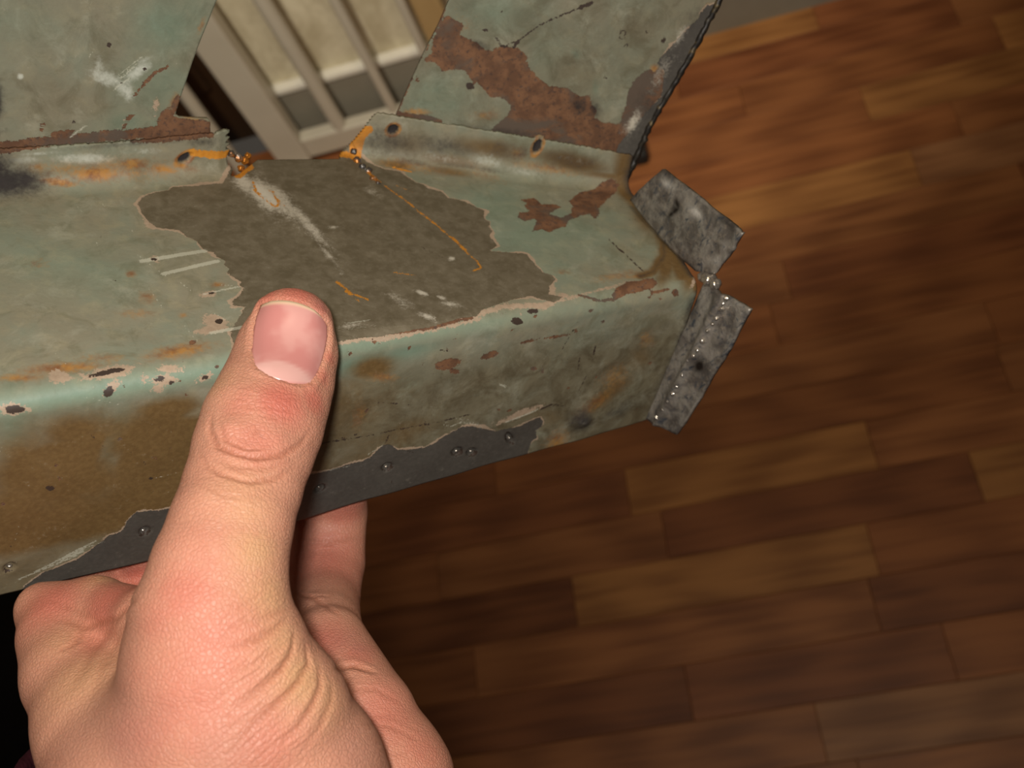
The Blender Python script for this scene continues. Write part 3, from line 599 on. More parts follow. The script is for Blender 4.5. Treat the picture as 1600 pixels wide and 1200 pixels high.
def right_wear(sh):
    A = blank(sh)
    A['grey'] = 0.5*np.ones(len(sh.a))
    for b in ((680, 150, 60, 40, 0, .7), (760, 20, 80, 40, 0, .6), (700, 50, 60, 40, 0, .4), (860, 90, 40, 60, 0, .3)): A['green'] = np.maximum(A['green'], b[5]*sh.blob(*b[:5]))
    for b in ((900, 110, 70, 70, 0, .9), (990, 40, 60, 60, 0, .8)): A['grey'] = np.maximum(A['grey'], b[5]*sh.blob(*b[:5]))
    z = lambda p: zoom(p, 550, 0, .375)
    A['rust'] = hi(sh.poly(z([(400, 65), (440, 85), (465, 100), (452, 145), (490, 165), (530, 180), (560, 210), (585, 212), (600, 200), (640, 192), (690, 198), (722, 226), (732, 270), (770, 322), (830, 358), (900, 370), (955, 402), (990, 396), (1002, 440), (1022, 460), (1010, 488), (1050, 512), (1110, 515), (1160, 560), (1160, 700), (500, 640), (560, 560), (600, 520), (650, 480), (662, 440), (622, 405), (572, 402), (540, 360), (515, 345), (488, 376), (502, 340), (470, 295), (400, 290), (378, 297), (350, 262), (318, 250), (335, 215), (335, 170), (350, 130), (372, 88)])),
                  sh.poly(z([(1240, 282), (1260, 300), (1290, 270), (1310, 320), (1290, 400), (1230, 470), (1190, 560), (1110, 560), (1112, 520), (1140, 440), (1150, 385), (1172, 340), (1200, 310)])),
                  sh.line(z([(200, 480), (300, 490), (360, 510)]), 6), sh.line(z([(330, 235), (310, 250)]), 4), sh.ell(652, 124, 4, 4), sh.line(z([(180, 480), (220, 400), (260, 300), (320, 190), (390, 30)]), 1.0))
    for ln, w in ((z([(640, 190), (700, 165), (780, 105), (880, 60), (960, 30)]), 1.0), (z([(690, 175), (680, 190)]), 3), (z([(955, 30), (1000, 12)]), 3.5), (z([(775, 105), (795, 100)]), 1.6), (z([(590, 148), (612, 170), (620, 190), (680, 200)]), 1.4), (z([(1115, 160), (1120, 130), (1140, 128), (1135, 160), (1115, 162)]), 1), (z([(1130, 195), (1150, 180), (1145, 200)]), 1), (z([(1040, 320), (1060, 325)]), 1.2)): A['pit'] = hi(A['pit'], sh.line(ln, w))
    for p in ((1037, 63, 6, 4, -30), (758, 47, 5, 2, 0), (784, 18, 2, 2), (1010, 50, 2, 2), (734, 134, 7, 6, 30)): A['pit'] = hi(A['pit'], sh.ell(*p))
    for p in ((899, 84, 8, 10), (889, 101, 5, 4), (930, 135, 5, 12)): A['grey'] = hi(A['grey'], np.zeros_like(A['grey'])); A['green'] = np.maximum(A['green'], .8*sh.blob(*p)); A['soot_shade'] = np.maximum(A['soot_shade'], .3*sh.blob(*p))
    # scraped steel band down the right edge
    A['bare'] = hi(sh.poly(z([(1330, 190), (1420, 100), (1480, 20), (1560, 20), (1180, 720), (1080, 720), (1110, 600), (1180, 520), (1240, 450), (1290, 400), (1300, 300), (1270, 260)]))); A['blue'] = np.ones(len(sh.a))
    for b in ((990, 190, 10, 30, 30, .7), (1060, 60, 8, 30, 30, .5), (1035, 110, 14, 40, 30, .45)): A['shine'] = np.maximum(A['shine'], b[5]*sh.blob(*b[:5]))
    for b in ((1110, 15, 12, 12, 0, 1.0), (990, 210, 16, 12, 30, 1.0), (1023, 108, 9, 10, 0, .8), (715, 40, 40, 30, 0, .35), (650, 175, 30, 8, 0, .7), (760, 180, 30, 12, 0, .5), (860, 170, 60, 50, 30, .2)): A['amber'] = np.maximum(A['amber'], b[5]*sh.blob(*b[:5]))
    for b in ((905, 165, 20, 16, 40, .75), (930, 170, 14, 20, 0, .7), (750, 70, 20, 8, 20, .75), (1010, 165, 30, 30, 0, .5), (815, 88, 8, 8, 0, .5), (1045, 95, 30, 60, 30, .45), (1090, 30, 30, 40, 30, .5), (780, 205, 90, 8, 6, .5)): A['soot_shade'] = np.maximum(A['soot_shade'], b[5]*sh.blob(*b[:5]))
    return A
RIGHT_EDGE = [(968, 300), (980, 276), (1000, 232), (1014, 200), (1042, 150), (1071, 100), (1101, 45), (1120, 8), (1140, -30)]
pr, abR = plate('upright_plate', oR, R_, V, [(600, 235), (608, 205), (621, 175), (640, 132), (662, 84), (684, 42), (702, 0), (722, -40)], RIGHT_EDGE, 1.0, 66.0, 150, 200, right_wear)
# folded lip down the right edge of the right plate
pe = np.array([o_ for o_ in [oR+(abR(x, y)[0]*R_+abR(x, y)[1]*V)*MM for x, y in RIGHT_EDGE]])
pe = np.stack([np.interp(np.linspace(0, 1, 60), np.linspace(0, 1, len(pe)), pe[:, i]) for i in range(3)], 1)
jit_ = rng.normal(0, 0.00012, pe.shape)
v, f = tube(to_world(pe+jit_), 0.0010+rng.normal(0, 0.00010, len(pe)), 8)
t = NT('folded_edge'); n1 = t.noise(None, 300, 4); M_edge = t.done(t.mix(t.step(n1, 0.58, 0.75), t.mix(t.step(n1, .3, .5), lin(66, 60, 50), lin(44, 39, 34)), lin(104, 88, 56)), 0.45, 0.4, 0.5, t.bump(n1, 0.5, 0.0005))
mesh_obj('folded_lip', v, f, M_edge, bracket)

# ---- end tabs bent out of the beam's right end (plane square to the beam)
nL = L
def endpt(x, y, lift=0.0):
    d = ray(x, y); return d*((E1+lift*MM*L).dot(nL)/d.dot(nL))
def tab(name, base_line, tip_line, prof, nr=40, nc=26, soot_shade=(), thick=0.0012, rough=0.15, shine=()):
    b0 = np.array([endpt(*p) for p in base_line]); t0 = np.array([endpt(*p) for p in tip_line])
    kr = np.linspace(0, 1, nr)
    res = lambda q: np.stack([np.interp(kr, np.linspace(0, 1, len(q)), q[:, i]) for i in range(3)], 1)
    B, Tt = res(b0), res(t0); k = np.linspace(0, 1, nc)
    P = B[:, None]*(1-k[None, :, None])+Tt[:, None]*k[None, :, None]
    lift = np.array([prof(kk) for kk in k])[None, :]+rough*rng.normal(0, 1, (nr, nc))*0.25
    ln = np.array([[mnoise.noise(Vector((r*9.0, c*5.0, 2.0))) for c in k] for r in kr])*0.35
    P = P-(lift+ln)[..., None]*MM*L
    Pw = to_world(P); sh = Sheet(Pw, np.repeat(kr[:, None], nc, 1)*25, np.repeat(k[None], nr, 0)*10)
    A = {'soot_shade': np.zeros(nr*nc), 'shine': np.zeros(nr*nc)}
    for b in soot_shade: A['soot_shade'] = np.maximum(A['soot_shade'], b[5]*sh.blob(*b[:5]))  # includes the dark inside of the slot, painted flat
    for b in shine: A['shine'] = np.maximum(A['shine'], b[5]*sh.blob(*b[:5]))  # pale patches paint glints into the tab's scraped steel
    f = grid_faces(nr, nc)
    if np.cross(Pw[1, 1]-Pw[0, 0], Pw[1, 0]-Pw[0, 1]).dot(EYE-Pw[0, 0]) < 0: f = f[:, ::-1]
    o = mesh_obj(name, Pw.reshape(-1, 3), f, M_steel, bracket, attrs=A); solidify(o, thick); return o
tab('end_tab', [(984, 312), (1012, 350), (1048, 390), (1086, 424), (1118, 428)], [(1037, 264), (1080, 298), (1120, 330), (1150, 353), (1163, 365)], lambda k: 0.5*math.sin(math.pi*k)+0.4*k, soot_shade=((1055, 328, 9, 5, -40, 1.3), (1049, 335, 8, 4, -35, 1.2), (1058, 318, 5, 9, -20, 1.2), (1040, 268, 14, 4, 40, .7), (1140, 350, 22, 7, 40, .6)), shine=((1042, 288, 10, 7, 40, .5), (1088, 333, 12, 5, 45, .6), (1118, 408, 12, 8, 0, .25)))
def ridge(k): return 1.3*math.exp(-((k-0.44)/0.10)**2)+(0.9*k if k < 0.44 else 0.4)
tab('end_tab', [(1100, 440), (1068, 515), (1036, 585), (1003, 652)], [(1173, 483), (1138, 548), (1100, 612), (1059, 679)], ridge, nr=56, nc=34, soot_shade=((1093, 572, 11, 13, 20, 1.2), (1120, 540, 12, 8, 0, .55), (1122, 565, 5, 5, 0, .7)), shine=())

# ---- welds, spot-weld beads
def lump(name, pts, mat, seed=0):
    """a run of overlapping molten drops; pts: (world point, radius m)"""
    bm = bmesh.new()
    for i, (p, r) in enumerate(pts):
        s = bmesh.ops.create_icosphere(bm, subdivisions=3, radius=1.0)
        for vv in s['verts']:
            c = vv.co.copy(); k = 1+0.35*mnoise.noise(c*1.6+Vector((seed+i*3.1, 0, 0)))
            vv.co = Vector(p)+c*(r*k)
    vs = np.array([list(vv.co) for vv in bm.verts]); bm.verts.index_update(); fs = [[x.index for x in fc.verts] for fc in bm.faces]; bm.free()
    return mesh_obj(name, vs, fs, mat, bracket)
def on_beam(x, y):
    i = int(np.argmin((sheet.px[:, 0]-x)**2+(sheet.px[:, 1]-y)**2)); return sheet_P[i]
sheet_P = P.reshape(-1, 3)
for j, run in enumerate(([(362, 240, 1.6), (372, 248, 2.0), (382, 252, 1.8), (376, 262, 1.6), (388, 243, 1.5)], [(552, 238, 1.6), (558, 250, 2.0), (566, 262, 1.8)], [(575, 268, 1.8), (583, 280, 1.6), (590, 288, 1.2)])):
    lump('weld_bead', [(on_beam(x, y)-0.0004*0, r*0.6*MM) for x, y, r in run], M_weld, j*5)
GLINT_RUN = [(1136, 466), (1131, 474), (1127, 482), (1118, 497), (1112, 506), (1106, 517), (1098, 533), (1092, 548), (1084, 556), (1074, 563), (1067, 586), (1059, 604), (1050, 615), (1042, 627), (1034, 640), (1027, 652)]
lump('weld_bead', [(to_world(endpt(x+rng.normal(0, 1.5), y, -1.3)), rng.uniform(.45, .85)*MM) for x, y in GLINT_RUN], M_bright, 40)  # bright drops added along the tab ridge to catch glints
lump('weld_bead', [(to_world(endpt(1108, 437)), 0.0022), (to_world(endpt(1118, 444)), 0.0016), (to_world(endpt(1098, 432)), 0.0014)], M_bright, 21)
for x, y, rx, ry in SPOTS:
    p = on_beam(x, y); nrm_f = ROT @ (-T); u_ = ROT @ L; d_ = ROT @ D
    bm = bmesh.new(); s = bmesh.ops.create_uvsphere(bm, u_segments=12, v_segments=8, radius=1)
    for vv in s['verts']:
        c = np.array(vv.co); vv.co = Vector(p+nrm_f*0.0002+(u_*c[0]*rx*0.45+d_*c[1]*ry*0.4)*0.00015+nrm_f*c[2]*0.0006)
    vs = np.array([list(vv.co) for vv in bm.verts]); bm.verts.index_update(); fs = [[q_.index for q_ in fc.verts] for fc in bm.faces]; bm.free()
    mesh_obj('spot_weld', vs, fs, M_bright, bracket)

# ------------------------------------------------------------------ the hand: one continuous surface grown from tapered limbs
# lens-frame millimetres; every limb: nodes (pixel x, pixel y, depth mm, half width px, half depth mm)
LIMBS = {
 'thumb': [(458, 504, 221.6, 64, 7.0), (450, 545, 221.0, 77, 7.4), (439, 590, 217.8, 82, 8.2), (426, 625, 214.3, 87, 9.3), (411, 662, 210.5, 93, 10.2), (396, 705, 206.5, 92, 9.9), (380, 760, 201.5, 90, 10.0), (362, 820, 196.5, 94, 10.8), (343, 890, 192.5, 104, 12.0), (333, 960, 190.5, 120, 13.5), (342, 1040, 190.5, 144, 16), (365, 1130, 192.0, 180, 19), (375, 1240, 195, 232, 22), (390, 1400, 201, 250, 24)],
 'heel': [(88, 995, 222, 60, 8), (114, 1060, 214, 72, 10), (170, 1130, 206, 110, 14), (245, 1210, 201, 165, 18), (310, 1330, 203, 230, 24)],
 'web': [(66, 953, 228, 44, 6.0), (150, 948, 225, 44, 6.5), (245, 975, 212, 52, 8.5), (300, 1030, 202, 60, 10)],
 'mound': [(556, 1128, 233, 94, 12.5), (575, 1220, 229, 128, 17), (560, 1330, 225, 190, 22), (460, 1450, 215, 260, 26)],
 'palm': [(200, 1040, 248, 120, 12), (330, 1060, 246, 130, 13), (470, 1090, 242, 110, 14)],
 'palm2': [(300, 1150, 235, 200, 15), (390, 1420, 220, 260, 22)],
 'index_low': [(510, 1010, 250, 66, 9.8), (556, 1128, 233, 94, 12.5)],
}
def seg_d(Pm, a, b, ra, rb):
    """Pm (n,3); elliptical tapered segment; ra/rb = (half width, half depth)"""
    ba = b-a; l2 = ba.dot(ba); k = np.clip(((Pm-a) @ ba)/l2, 0, 1)
    ax = ba/math.sqrt(l2); vw = (a+b)/2; vw = vw/np.linalg.norm(vw)
    dz = vw-vw.dot(ax)*ax; nz = np.linalg.norm(dz)
    dz = dz/nz if nz > 0.3 else np.cross(ax, [1, 0, 0]); sx = np.cross(ax, dz)
    o = Pm-a-k[:, None]*ba
    rw = ra[0]+(rb[0]-ra[0])*k; rd = ra[1]+(rb[1]-ra[1])*k
    x, z, y = o @ sx, o @ dz, o @ ax
    rm = np.minimum(rw, rd)
    return (np.sqrt((x/rw)**2+(z/rd)**2+(y/np.maximum(rm, rw*0.85))**2)-1)*rm
def smin(a, b, k):
    h = np.clip(0.5+0.5*(b-a)/k, 0, 1); return b+(a-b)*h-k*h*(1-h)
def node(n): return at(n[0], n[1], n[2]), (n[3]*n[2]/F, n[4])
def behind(u, d, off):         # a point inside the box section, off mm behind the front face
    return (E0+(u*L+d*D+off*T)*MM)/MM
FING = {}
FING['index'] = [(behind(81, 16, 11.5), (7.0, 6.0)), (behind(80, 30, 12.0), (8.6, 8.0)), (behind(78.5, 46, 13), (9.6, 8.8)), (at(517, 800, 291), (10.2, 9.0)), (at(512, 880, 287), (10.3, 9.3)), (at(505, 935, 277), (9.8, 9.5)), (at(505, 985, 259), (9.7, 9.6)), (at(512, 1020, 250), (10.4, 10))]
FING['middle'] = [(behind(50, 14, 11.5), (7.0, 6.0)), (behind(52, 30, 11.5), (8.4, 7.8)), (behind(54, 48, 12), (9.0, 8.5)), (at(410, 830, 284), (9.2, 8.8)), (at(405, 920, 276), (9.5, 9)), (at(400, 1000, 258), (10, 10)), (at(400, 1060, 246), (11, 11))]
FING['ring'] = [(behind(27, 16, 11.5), (6.8, 5.8)), (behind(27, 32, 11.5), (8.0, 7.4)), (behind(28, 50, 11.5), (8.4, 8)), (at(228, 892, 268), (8.6, 8.3)), (at(235, 950, 262), (9, 8.6)), (at(260, 1020, 252), (10, 10))]
FING['little'] = [(behind(8, 22, 10.5), (5.6, 5.0)), (behind(9, 36, 10.5), (6.6, 6.2)), (behind(12, 52, 10.5), (7.0, 6.8)), (at(140, 915, 261), (7.2, 7)), (at(155, 960, 254), (7.6, 7.4)), (at(190, 1030, 248), (9, 9))]
def thumb_d(Pm):
    d = None
    nd = [node(n) for n in LIMBS['thumb']]
    for (a, ra), (b, rb) in zip(nd[:-1], nd[1:]):
        s = seg_d(Pm, a*1e3/1e3, b, ra, rb); d = s if d is None else smin(d, s, 1.5)
    return d
def hand_sdf(Pm):
    out = thumb_d(Pm)
    def chain(nd, k=1.5):
        d = None
        for (a, ra), (b, rb) in zip(nd[:-1], nd[1:]):
            s = seg_d(Pm, a, b, ra, rb); d = s if d is None else smin(d, s, k)
        return d
    heel = smin(chain([node(n) for n in LIMBS['heel']], 3), chain([node(n) for n in LIMBS['web']], 3), 4)
    palm = smin(chain([node(n) for n in LIMBS['palm']], 4), chain([node(n) for n in LIMBS['palm2']], 4), 6)
    mound = chain([node(n) for n in LIMBS['mound']], 4)
    out = smin(out, heel, 13)
    out = smin(out, palm, 4)
    out = smin(out, mound, 2.0)
    idx = smin(chain(FING['index'], 1.0), chain([node(n) for n in LIMBS['index_low']], 1), 0.8)
    out = smin(out, idx, 1.2)
    for k in ('middle', 'ring', 'little'): out = smin(out, chain(FING[k], 1.2), 1.0)
    return out
def surface_nets(lo, hi_, h, fn):
    n = np.ceil((hi_-lo)/h).astype(int)+1
    gx, gy, gz = [lo[i]+h*np.arange(n[i]) for i in range(3)]
    V = np.empty(n, np.float32)
    for i in range(0, n[0], 8):
        X, Y, Z = np.meshgrid(gx[i:i+8], gy, gz, indexing='ij')
        V[i:i+8] = fn(np.stack([X, Y, Z], -1).reshape(-1, 3)).reshape(X.shape)
    ins = V < 0
    c8 = [(a, b, c) for a in (0, 1) for b in (0, 1) for c in (0, 1)]
    sl = lambda A_, o: A_[o[0]:o[0]+n[0]-1, o[1]:o[1]+n[1]-1, o[2]:o[2]+n[2]-1]
    cnt = sum(sl(ins, o).astype(np.int8) for o in c8); act = (cnt > 0) & (cnt < 8)
    idx = -np.ones(act.shape, int); ijk = np.argwhere(act); idx[act] = np.arange(len(ijk))
    acc = np.zeros((len(ijk), 3)); w_ = np.zeros(len(ijk))
    for o in c8:
        for ax in range(3):
            if o[ax]: continue
            o2 = list(o); o2[ax] = 1
            a = sl(V, o)[act]; b = sl(V, o2)[act]; m = (a < 0) != (b < 0)
            tt = np.where(m, a/np.where(m, a-b, 1), 0)
            pp = np.array(o, float)[None]+tt[:, None]*np.eye(3)[ax]
            acc[m] += pp[m]; w_ += m
    P_ = lo+h*(ijk+acc/w_[:, None])
    Fq = []
    for ax in range(3):
        o2 = [0, 0, 0]; o2[ax] = 1
        a = ins[:n[0]-o2[0], :n[1]-o2[1], :n[2]-o2[2]]; b = ins[o2[0]:, o2[1]:, o2[2]:]
        e = np.argwhere(a != b); b1, b2 = (ax+1) % 3, (ax+2) % 3
        ok = (e[:, b1] > 0) & (e[:, b2] > 0) & (e[:, b1] < n[b1]-1) & (e[:, b2] < n[b2]-1) & (e[:, ax] < n[ax]-1); e = e[ok]
        q_ = []
        for d1, d2 in ((0, 0), (-1, 0), (-1, -1), (0, -1)):
            c = e.copy(); c[:, b1] += d1; c[:, b2] += d2; q_.append(idx[c[:, 0], c[:, 1], c[:, 2]])
        q_ = np.stack(q_, 1); fl = a[e[:, 0], e[:, 1], e[:, 2]]
        q_[~fl] = q_[~fl][:, ::-1]; Fq.append(q_)
    return P_, np.concatenate(Fq)
# metres -> millimetres for nodes
_at = at
def at_mm(x, y, z): return ray(x, y)*z
at = at_mm
hv, hf = surface_nets(np.array([-132., -25., 158.]), np.array([2., 118., 312.]), 1.1, hand_sdf)
print('hand', len(hv), len(hf))
at = _at
hw = to_world(hv*MM)
# two rounds of subdivision: smooth skin dense enough for creases
me = bpy.data.meshes.new('tmp'); me.from_pydata(hw.tolist(), [], hf.tolist()); me.update()
tmp = bpy.data.objects.new('tmp', me); COL.objects.link(tmp)
m_ = tmp.modifiers.new('s', 'SMOOTH'); m_.iterations = 4; m_.factor = 0.5
m_ = tmp.modifiers.new('d', 'SUBSURF'); m_.levels = 1; m_.render_levels = 1
dg = bpy.context.evaluated_depsgraph_get(); me2 = bpy.data.meshes.new_from_object(tmp.evaluated_get(dg))
bpy.data.objects.remove(tmp)
nv = len(me2.vertices); HV = np.empty(nv*3); me2.vertices.foreach_get('co', HV); HV = HV.reshape(-1, 3)
HN = np.empty(nv*3); me2.vertices.foreach_get('normal', HN); HN = HN.reshape(-1, 3)
bvh = BVHTree.FromPolygons([tuple(x) for x in HV], [tuple(p_.vertices) for p_ in me2.polygons])
if (HN*(HV-HV.mean(0))).sum() < 0: HN = -HN; me2.flip_normals()
def on_hand(x, y):
    d = ROT @ ray(x, y); d = d/np.linalg.norm(d)
    h = bvh.ray_cast(Vector(EYE), Vector(d))
    return np.array(h[0]) if h[0] is not None else EYE+d*0.2
def hline(pts, n=5, taper=False):
    """distance (mm) of every skin point to a curve traced over the skin"""
    q_ = np.array(pts, float); q_ = np.stack([np.interp(np.linspace(0, 1, n*(len(q_)-1)+1), np.linspace(0, 1, len(q_)), q_[:, i]) for i in (0, 1)], 1)
    W = np.array([on_hand(*p) for p in q_]); dm = np.full(nv, 1e9); par = np.zeros(nv); m = len(W)-1
    for i, (a, b) in enumerate(zip(W[:-1], W[1:])):
        d = b-a; k = np.clip(((HV-a) @ d)/max(d.dot(d), 1e-12), 0, 1); dd = np.linalg.norm(HV-a-k[:, None]*d, axis=1)
        c = dd < dm; dm[c] = dd[c]; par[c] = (i+k[c])/m
    return (dm/MM, par) if taper else dm/MM
def hblob(x, y, r):            # soft spot, r in px
    c = on_hand(x, y); z = ((c-EYE) @ ROT)[2]
    return np.exp(-np.sum((HV-c)**2, 1)/(r*z/F)**2)
disp = np.zeros(nv)            # mm along the normal
# thumb knuckle: two lumps with folds under them
for x, y, r, k in ((368, 672, 22, .55), (432, 688, 28, .5), (400, 640, 50, .25), (350, 668, 18, .3)): disp += k*hblob(x, y, r)
CREASES = [([(330, 645), (328, 672), (340, 698), (366, 708), (400, 716), (440, 712), (470, 694), (486, 672)], .8, .5), ([(345, 660), (352, 690), (385, 704), (410, 700)], .45, .4), ([(318, 720), (345, 742), (390, 754), (430, 748), (462, 730)], .5, .5), ([(310, 700), (322, 728), (360, 746)], .25, .4), ([(330, 716), (370, 730), (420, 732), (460, 716)], .28, .4), ([(392, 684), (402, 672), (412, 684)], .28, .35), ([(300, 750), (350, 775), (410, 778)], .14, .5),
 ([(360, 612), (400, 620), (450, 624), (495, 615)], .10, .3), ([(350, 630), (400, 636), (450, 640), (490, 634)], .12, .3), ([(346, 645), (400, 650), (450, 654), (488, 648)], .10, .3), ([(356, 622), (400, 628), (460, 632)], .10, .25), ([(370, 600), (410, 612), (460, 616)], .10, .25)]
CREASES += [([(452, 964), (430, 982), (405, 997), (351, 1015)], .45, .6), ([(462, 984), (456, 1020), (440, 1045), (414, 1069), (360, 1112)], .75, .6), ([(478, 1002), (482, 1038), (466, 1065), (450, 1083), (396, 1132), (360, 1168)], .75, .6), ([(500, 1038), (500, 1074), (489, 1100), (470, 1130), (430, 1170)], .6, .6), ([(520, 1065), (518, 1095), (500, 1135), (470, 1175)], .35, .6),
 ([(455, 950), (420, 962), (380, 975)], .25, .5), ([(440, 1010), (400, 1035), (350, 1055)], .22, .5), ([(430, 1085), (390, 1118), (340, 1150)], .2, .5), ([(420, 1130), (380, 1165), (350, 1185)], .22, .5), ([(440, 1150), (405, 1185), (395, 1200)], .2, .5), ([(400, 930), (370, 945), (330, 950)], .12, .5), ([(436, 905), (400, 915)], .15, .4)]
for k in range(26):            # finer folds running across the base of the thumb
    x, y = rng.uniform(330, 450), rng.uniform(930, 1190); l = rng.uniform(30, 70)
    CREASES.append(([(x+l*.5, y-l*.36), (x, y), (x-l*.5, y+l*.3)], rng.uniform(.06, .16), .35))
CREASES += [([(218, 930), (180, 968), (130, 980), (95, 962)], .5, .8), ([(130, 980), (118, 1005), (90, 1020)], .3, .6), ([(190, 965), (150, 1010), (110, 1080)], .25, 1.2), ([(75, 935), (120, 955), (160, 975)], .25, .7), ([(205, 965), (165, 1030), (140, 1100)], .15, 1.0),
 ([(452, 926), (490, 934), (530, 962)], .5, .7), ([(470, 842), (520, 846), (566, 840)], .35, .6), ([(478, 850), (530, 852)], .25, .4), ([(470, 930), (520, 932)], .3, .5), ([(522, 1046), (552, 1040), (590, 1052)], .8, .8), ([(540, 1075), (590, 1078), (630, 1100)], .2, .6), ([(560, 1130), (610, 1135), (660, 1160)], .2, .6), ([(600, 1180), (640, 1176)], .15, .6)]
cre = np.zeros(nv)
for pts, dep, wd in CREASES:
    hd, hp = hline(pts, 5, True); tp = np.sin(math.pi*np.clip(hp, 0.001, 0.999))**0.7; g = np.exp(-(hd/wd)**2)*tp; disp -= dep*g*0.7; disp += dep*0.22*tp*np.exp(-((hd-wd*2.0)/(wd*1.2))**2); cre = np.maximum(cre, g*min(dep*1.6, 1))
# nail bed: groove around, skin fold raised beside it
NAIL = [(405, 474), (398, 495), (394, 520), (392, 548), (396, 566), (402, 576), (420, 585), (440, 593), (460, 599), (474, 602), (487, 598), (496, 585), (504, 567), (510, 548), (514, 528), (514, 508), (505, 496), (492, 485), (474, 475), (453, 468), (430, 467), (415, 469)]
dn = hline(NAIL+NAIL[:1], 3)
side = hline(NAIL[:6], 3); low = hline(NAIL[5:11], 3); sider = hline(NAIL[10:17], 3); tipn = hline(NAIL[16:], 3)
disp -= 0.30*np.exp(-(dn/0.35)**2); disp += 0.25*np.exp(-((np.minimum(side, sider)-1.1)/0.9)**2)+0.10*np.exp(-((low-1.0)/0.8)**2)
inn = np.zeros(nv, bool); pj = project(HV); near = np.linalg.norm(HV-on_hand(453, 540), axis=1) < 0.02
for (x0, y0), (x1, y1) in zip(NAIL, NAIL[1:]+NAIL[:1]):
    c = (y0 > pj[:, 1]) != (y1 > pj[:, 1]); inn ^= c & (pj[:, 0] < (x1-x0)*(pj[:, 1]-y0)/(y1-y0+1e-9)+x0)
vis = ((EYE-HV)*HN).sum(1) > 0
inn &= near & vis
disp = np.where(inn, -0.55*np.clip(dn/1.2, 0, 1)-0.1, disp)
# skin colours: pink, red and yellowish zones
red = np.zeros(nv); pale = np.zeros(nv); vein = np.zeros(nv)
for x, y, r, k in ((440, 628, 46, .95), (380, 630, 40, .5), (490, 625, 30, .8), (400, 690, 60, .5), (360, 680, 30, .4), (465, 455, 40, .9), (420, 460, 30, .8), (500, 480, 22, .7), (290, 930, 70, .6), (250, 970, 60, .45), (330, 1010, 110, .5), (290, 1090, 120, .5), (420, 1170, 80, .45), (230, 1150, 90, .4), (515, 870, 80, .6), (540, 800, 50, .6), (505, 1000, 60, .65), (560, 1020, 40, .6), (600, 1120, 90, .55), (660, 1170, 70, .5), (170, 935, 70, .8), (80, 940, 60, .75), (215, 900, 40, .8), (150, 1000, 50, .5), (320, 860, 70, .35), (515, 560, 16, .6), (505, 590, 20, .6)):
    red = np.maximum(red, k*hblob(x, y, r))
for x, y, r, k in ((400, 860, 50, .8), (420, 930, 50, .8), (390, 800, 50, .5), (350, 560, 26, .6), (365, 520, 20, .6), (470, 1060, 50, .9), (440, 1000, 50, .7), (510, 1090, 50, .6), (130, 1060, 70, .6), (100, 1000, 40, .4), (155, 905, 26, .6), (340, 600, 30, .4), (380, 760, 50, .4)):
    pale = np.maximum(pale, k*hblob(x, y, r))
for x, y, r, k in ((540, 1000, 30, .35), (560, 1010, 20, .5), (350, 1180, 60, .3), (200, 1150, 80, .5), (130, 1130, 80, .4), (560, 1170, 50, .4), (470, 450, 40, .9), (430, 452, 30, .8), (505, 478, 22, .8)): vein = np.maximum(vein, k*hblob(x, y, r))
HV2 = HV+HN*disp[:, None]*MM
cvm = ((HV-EYE) @ ROT)/MM      # a ruler laid across the fine skin lines (mm)
low_ = np.clip((pj[:, 1]-800)/100, 0, 1)
wr = (cvm[:, 0]*0.6+cvm[:, 1]*0.8)*low_+(cvm[:, 1]*0.97-cvm[:, 0]*0.25)*(1-low_)
wrm = np.zeros(nv)
for x, y, r, k in ((420, 1060, 90, 1.0), (380, 960, 80, .8), (370, 1150, 90, .9), (470, 1130, 70, .8), (290, 1060, 110, .5), (430, 630, 60, .5), (390, 770, 70, .5), (360, 870, 80, .5), (600, 1120, 80, .5), (520, 1000, 50, .5), (120, 1080, 80, .3)): wrm = np.maximum(wrm, k*hblob(x, y, r))
person = empty('person', (-1.0, 0.36, 0.0))
tag(person, 'person in dark clothes gripping the bracket with thumb in front and fingers behind', 'person')
t = NT('skin')
n1 = t.noise(None, 60, 4, 0.6); n2 = t.noise(None, 420, 5, 0.65); n3 = t.noise(None, 1700, 3, 0.6)
vo = t.n('ShaderNodeTexVoronoi', feature='DISTANCE_TO_EDGE'); t.put(vo.inputs['Vector'], t.obj((1, 1, 1))); vo.inputs['Scale'].default_value = 1150
c = t.mix(t.step(n1, 0.35, 0.65), lin(194, 135, 110), lin(203, 144, 117))
c = t.mix(t.m('MULTIPLY', t.attr('pale'), 0.9), c, lin(202, 156, 112))
rr = t.m('ADD', t.attr('red'), t.m('MULTIPLY', t.m('SUBTRACT', n2, 0.5), 0.35))
c = t.mix(t.step(rr, 0.0, 1.0), c, lin(194, 110, 92))
c = t.mix(t.m('MULTIPLY', t.step(n2, 0.5, 0.75), 0.22), c, lin(196, 128, 104))
c = t.mix(t.m('MULTIPLY', t.attr('vein'), 0.5), c, lin(140, 100, 94))
c = t.mix(t.m('MULTIPLY', t.attr('crease'), 0.6), c, lin(150, 88, 62))
rip = t.m('MULTIPLY', t.attr('ripple_mask'), t.m('SINE', t.m('ADD', t.m('MULTIPLY', t.attr('ripple'), 5.6), t.m('MULTIPLY', t.noise(None, 170, 3, 0.6), 16.0))))
h = t.m('ADD', t.m('ADD', t.m('MULTIPLY', n2, 0.8), t.m('MULTIPLY', rip, 0.30)), t.m('ADD', t.m('MULTIPLY', n3, 0.5), t.m('MULTIPLY', t.step(vo.outputs['Distance'], 0.0, 0.18), 0.6)))
M_skin = t.done(c, t.m('ADD', 0.40, t.m('MULTIPLY', n3, 0.2)), 0, 0.4, t.bump(h, 0.55, 0.00026))
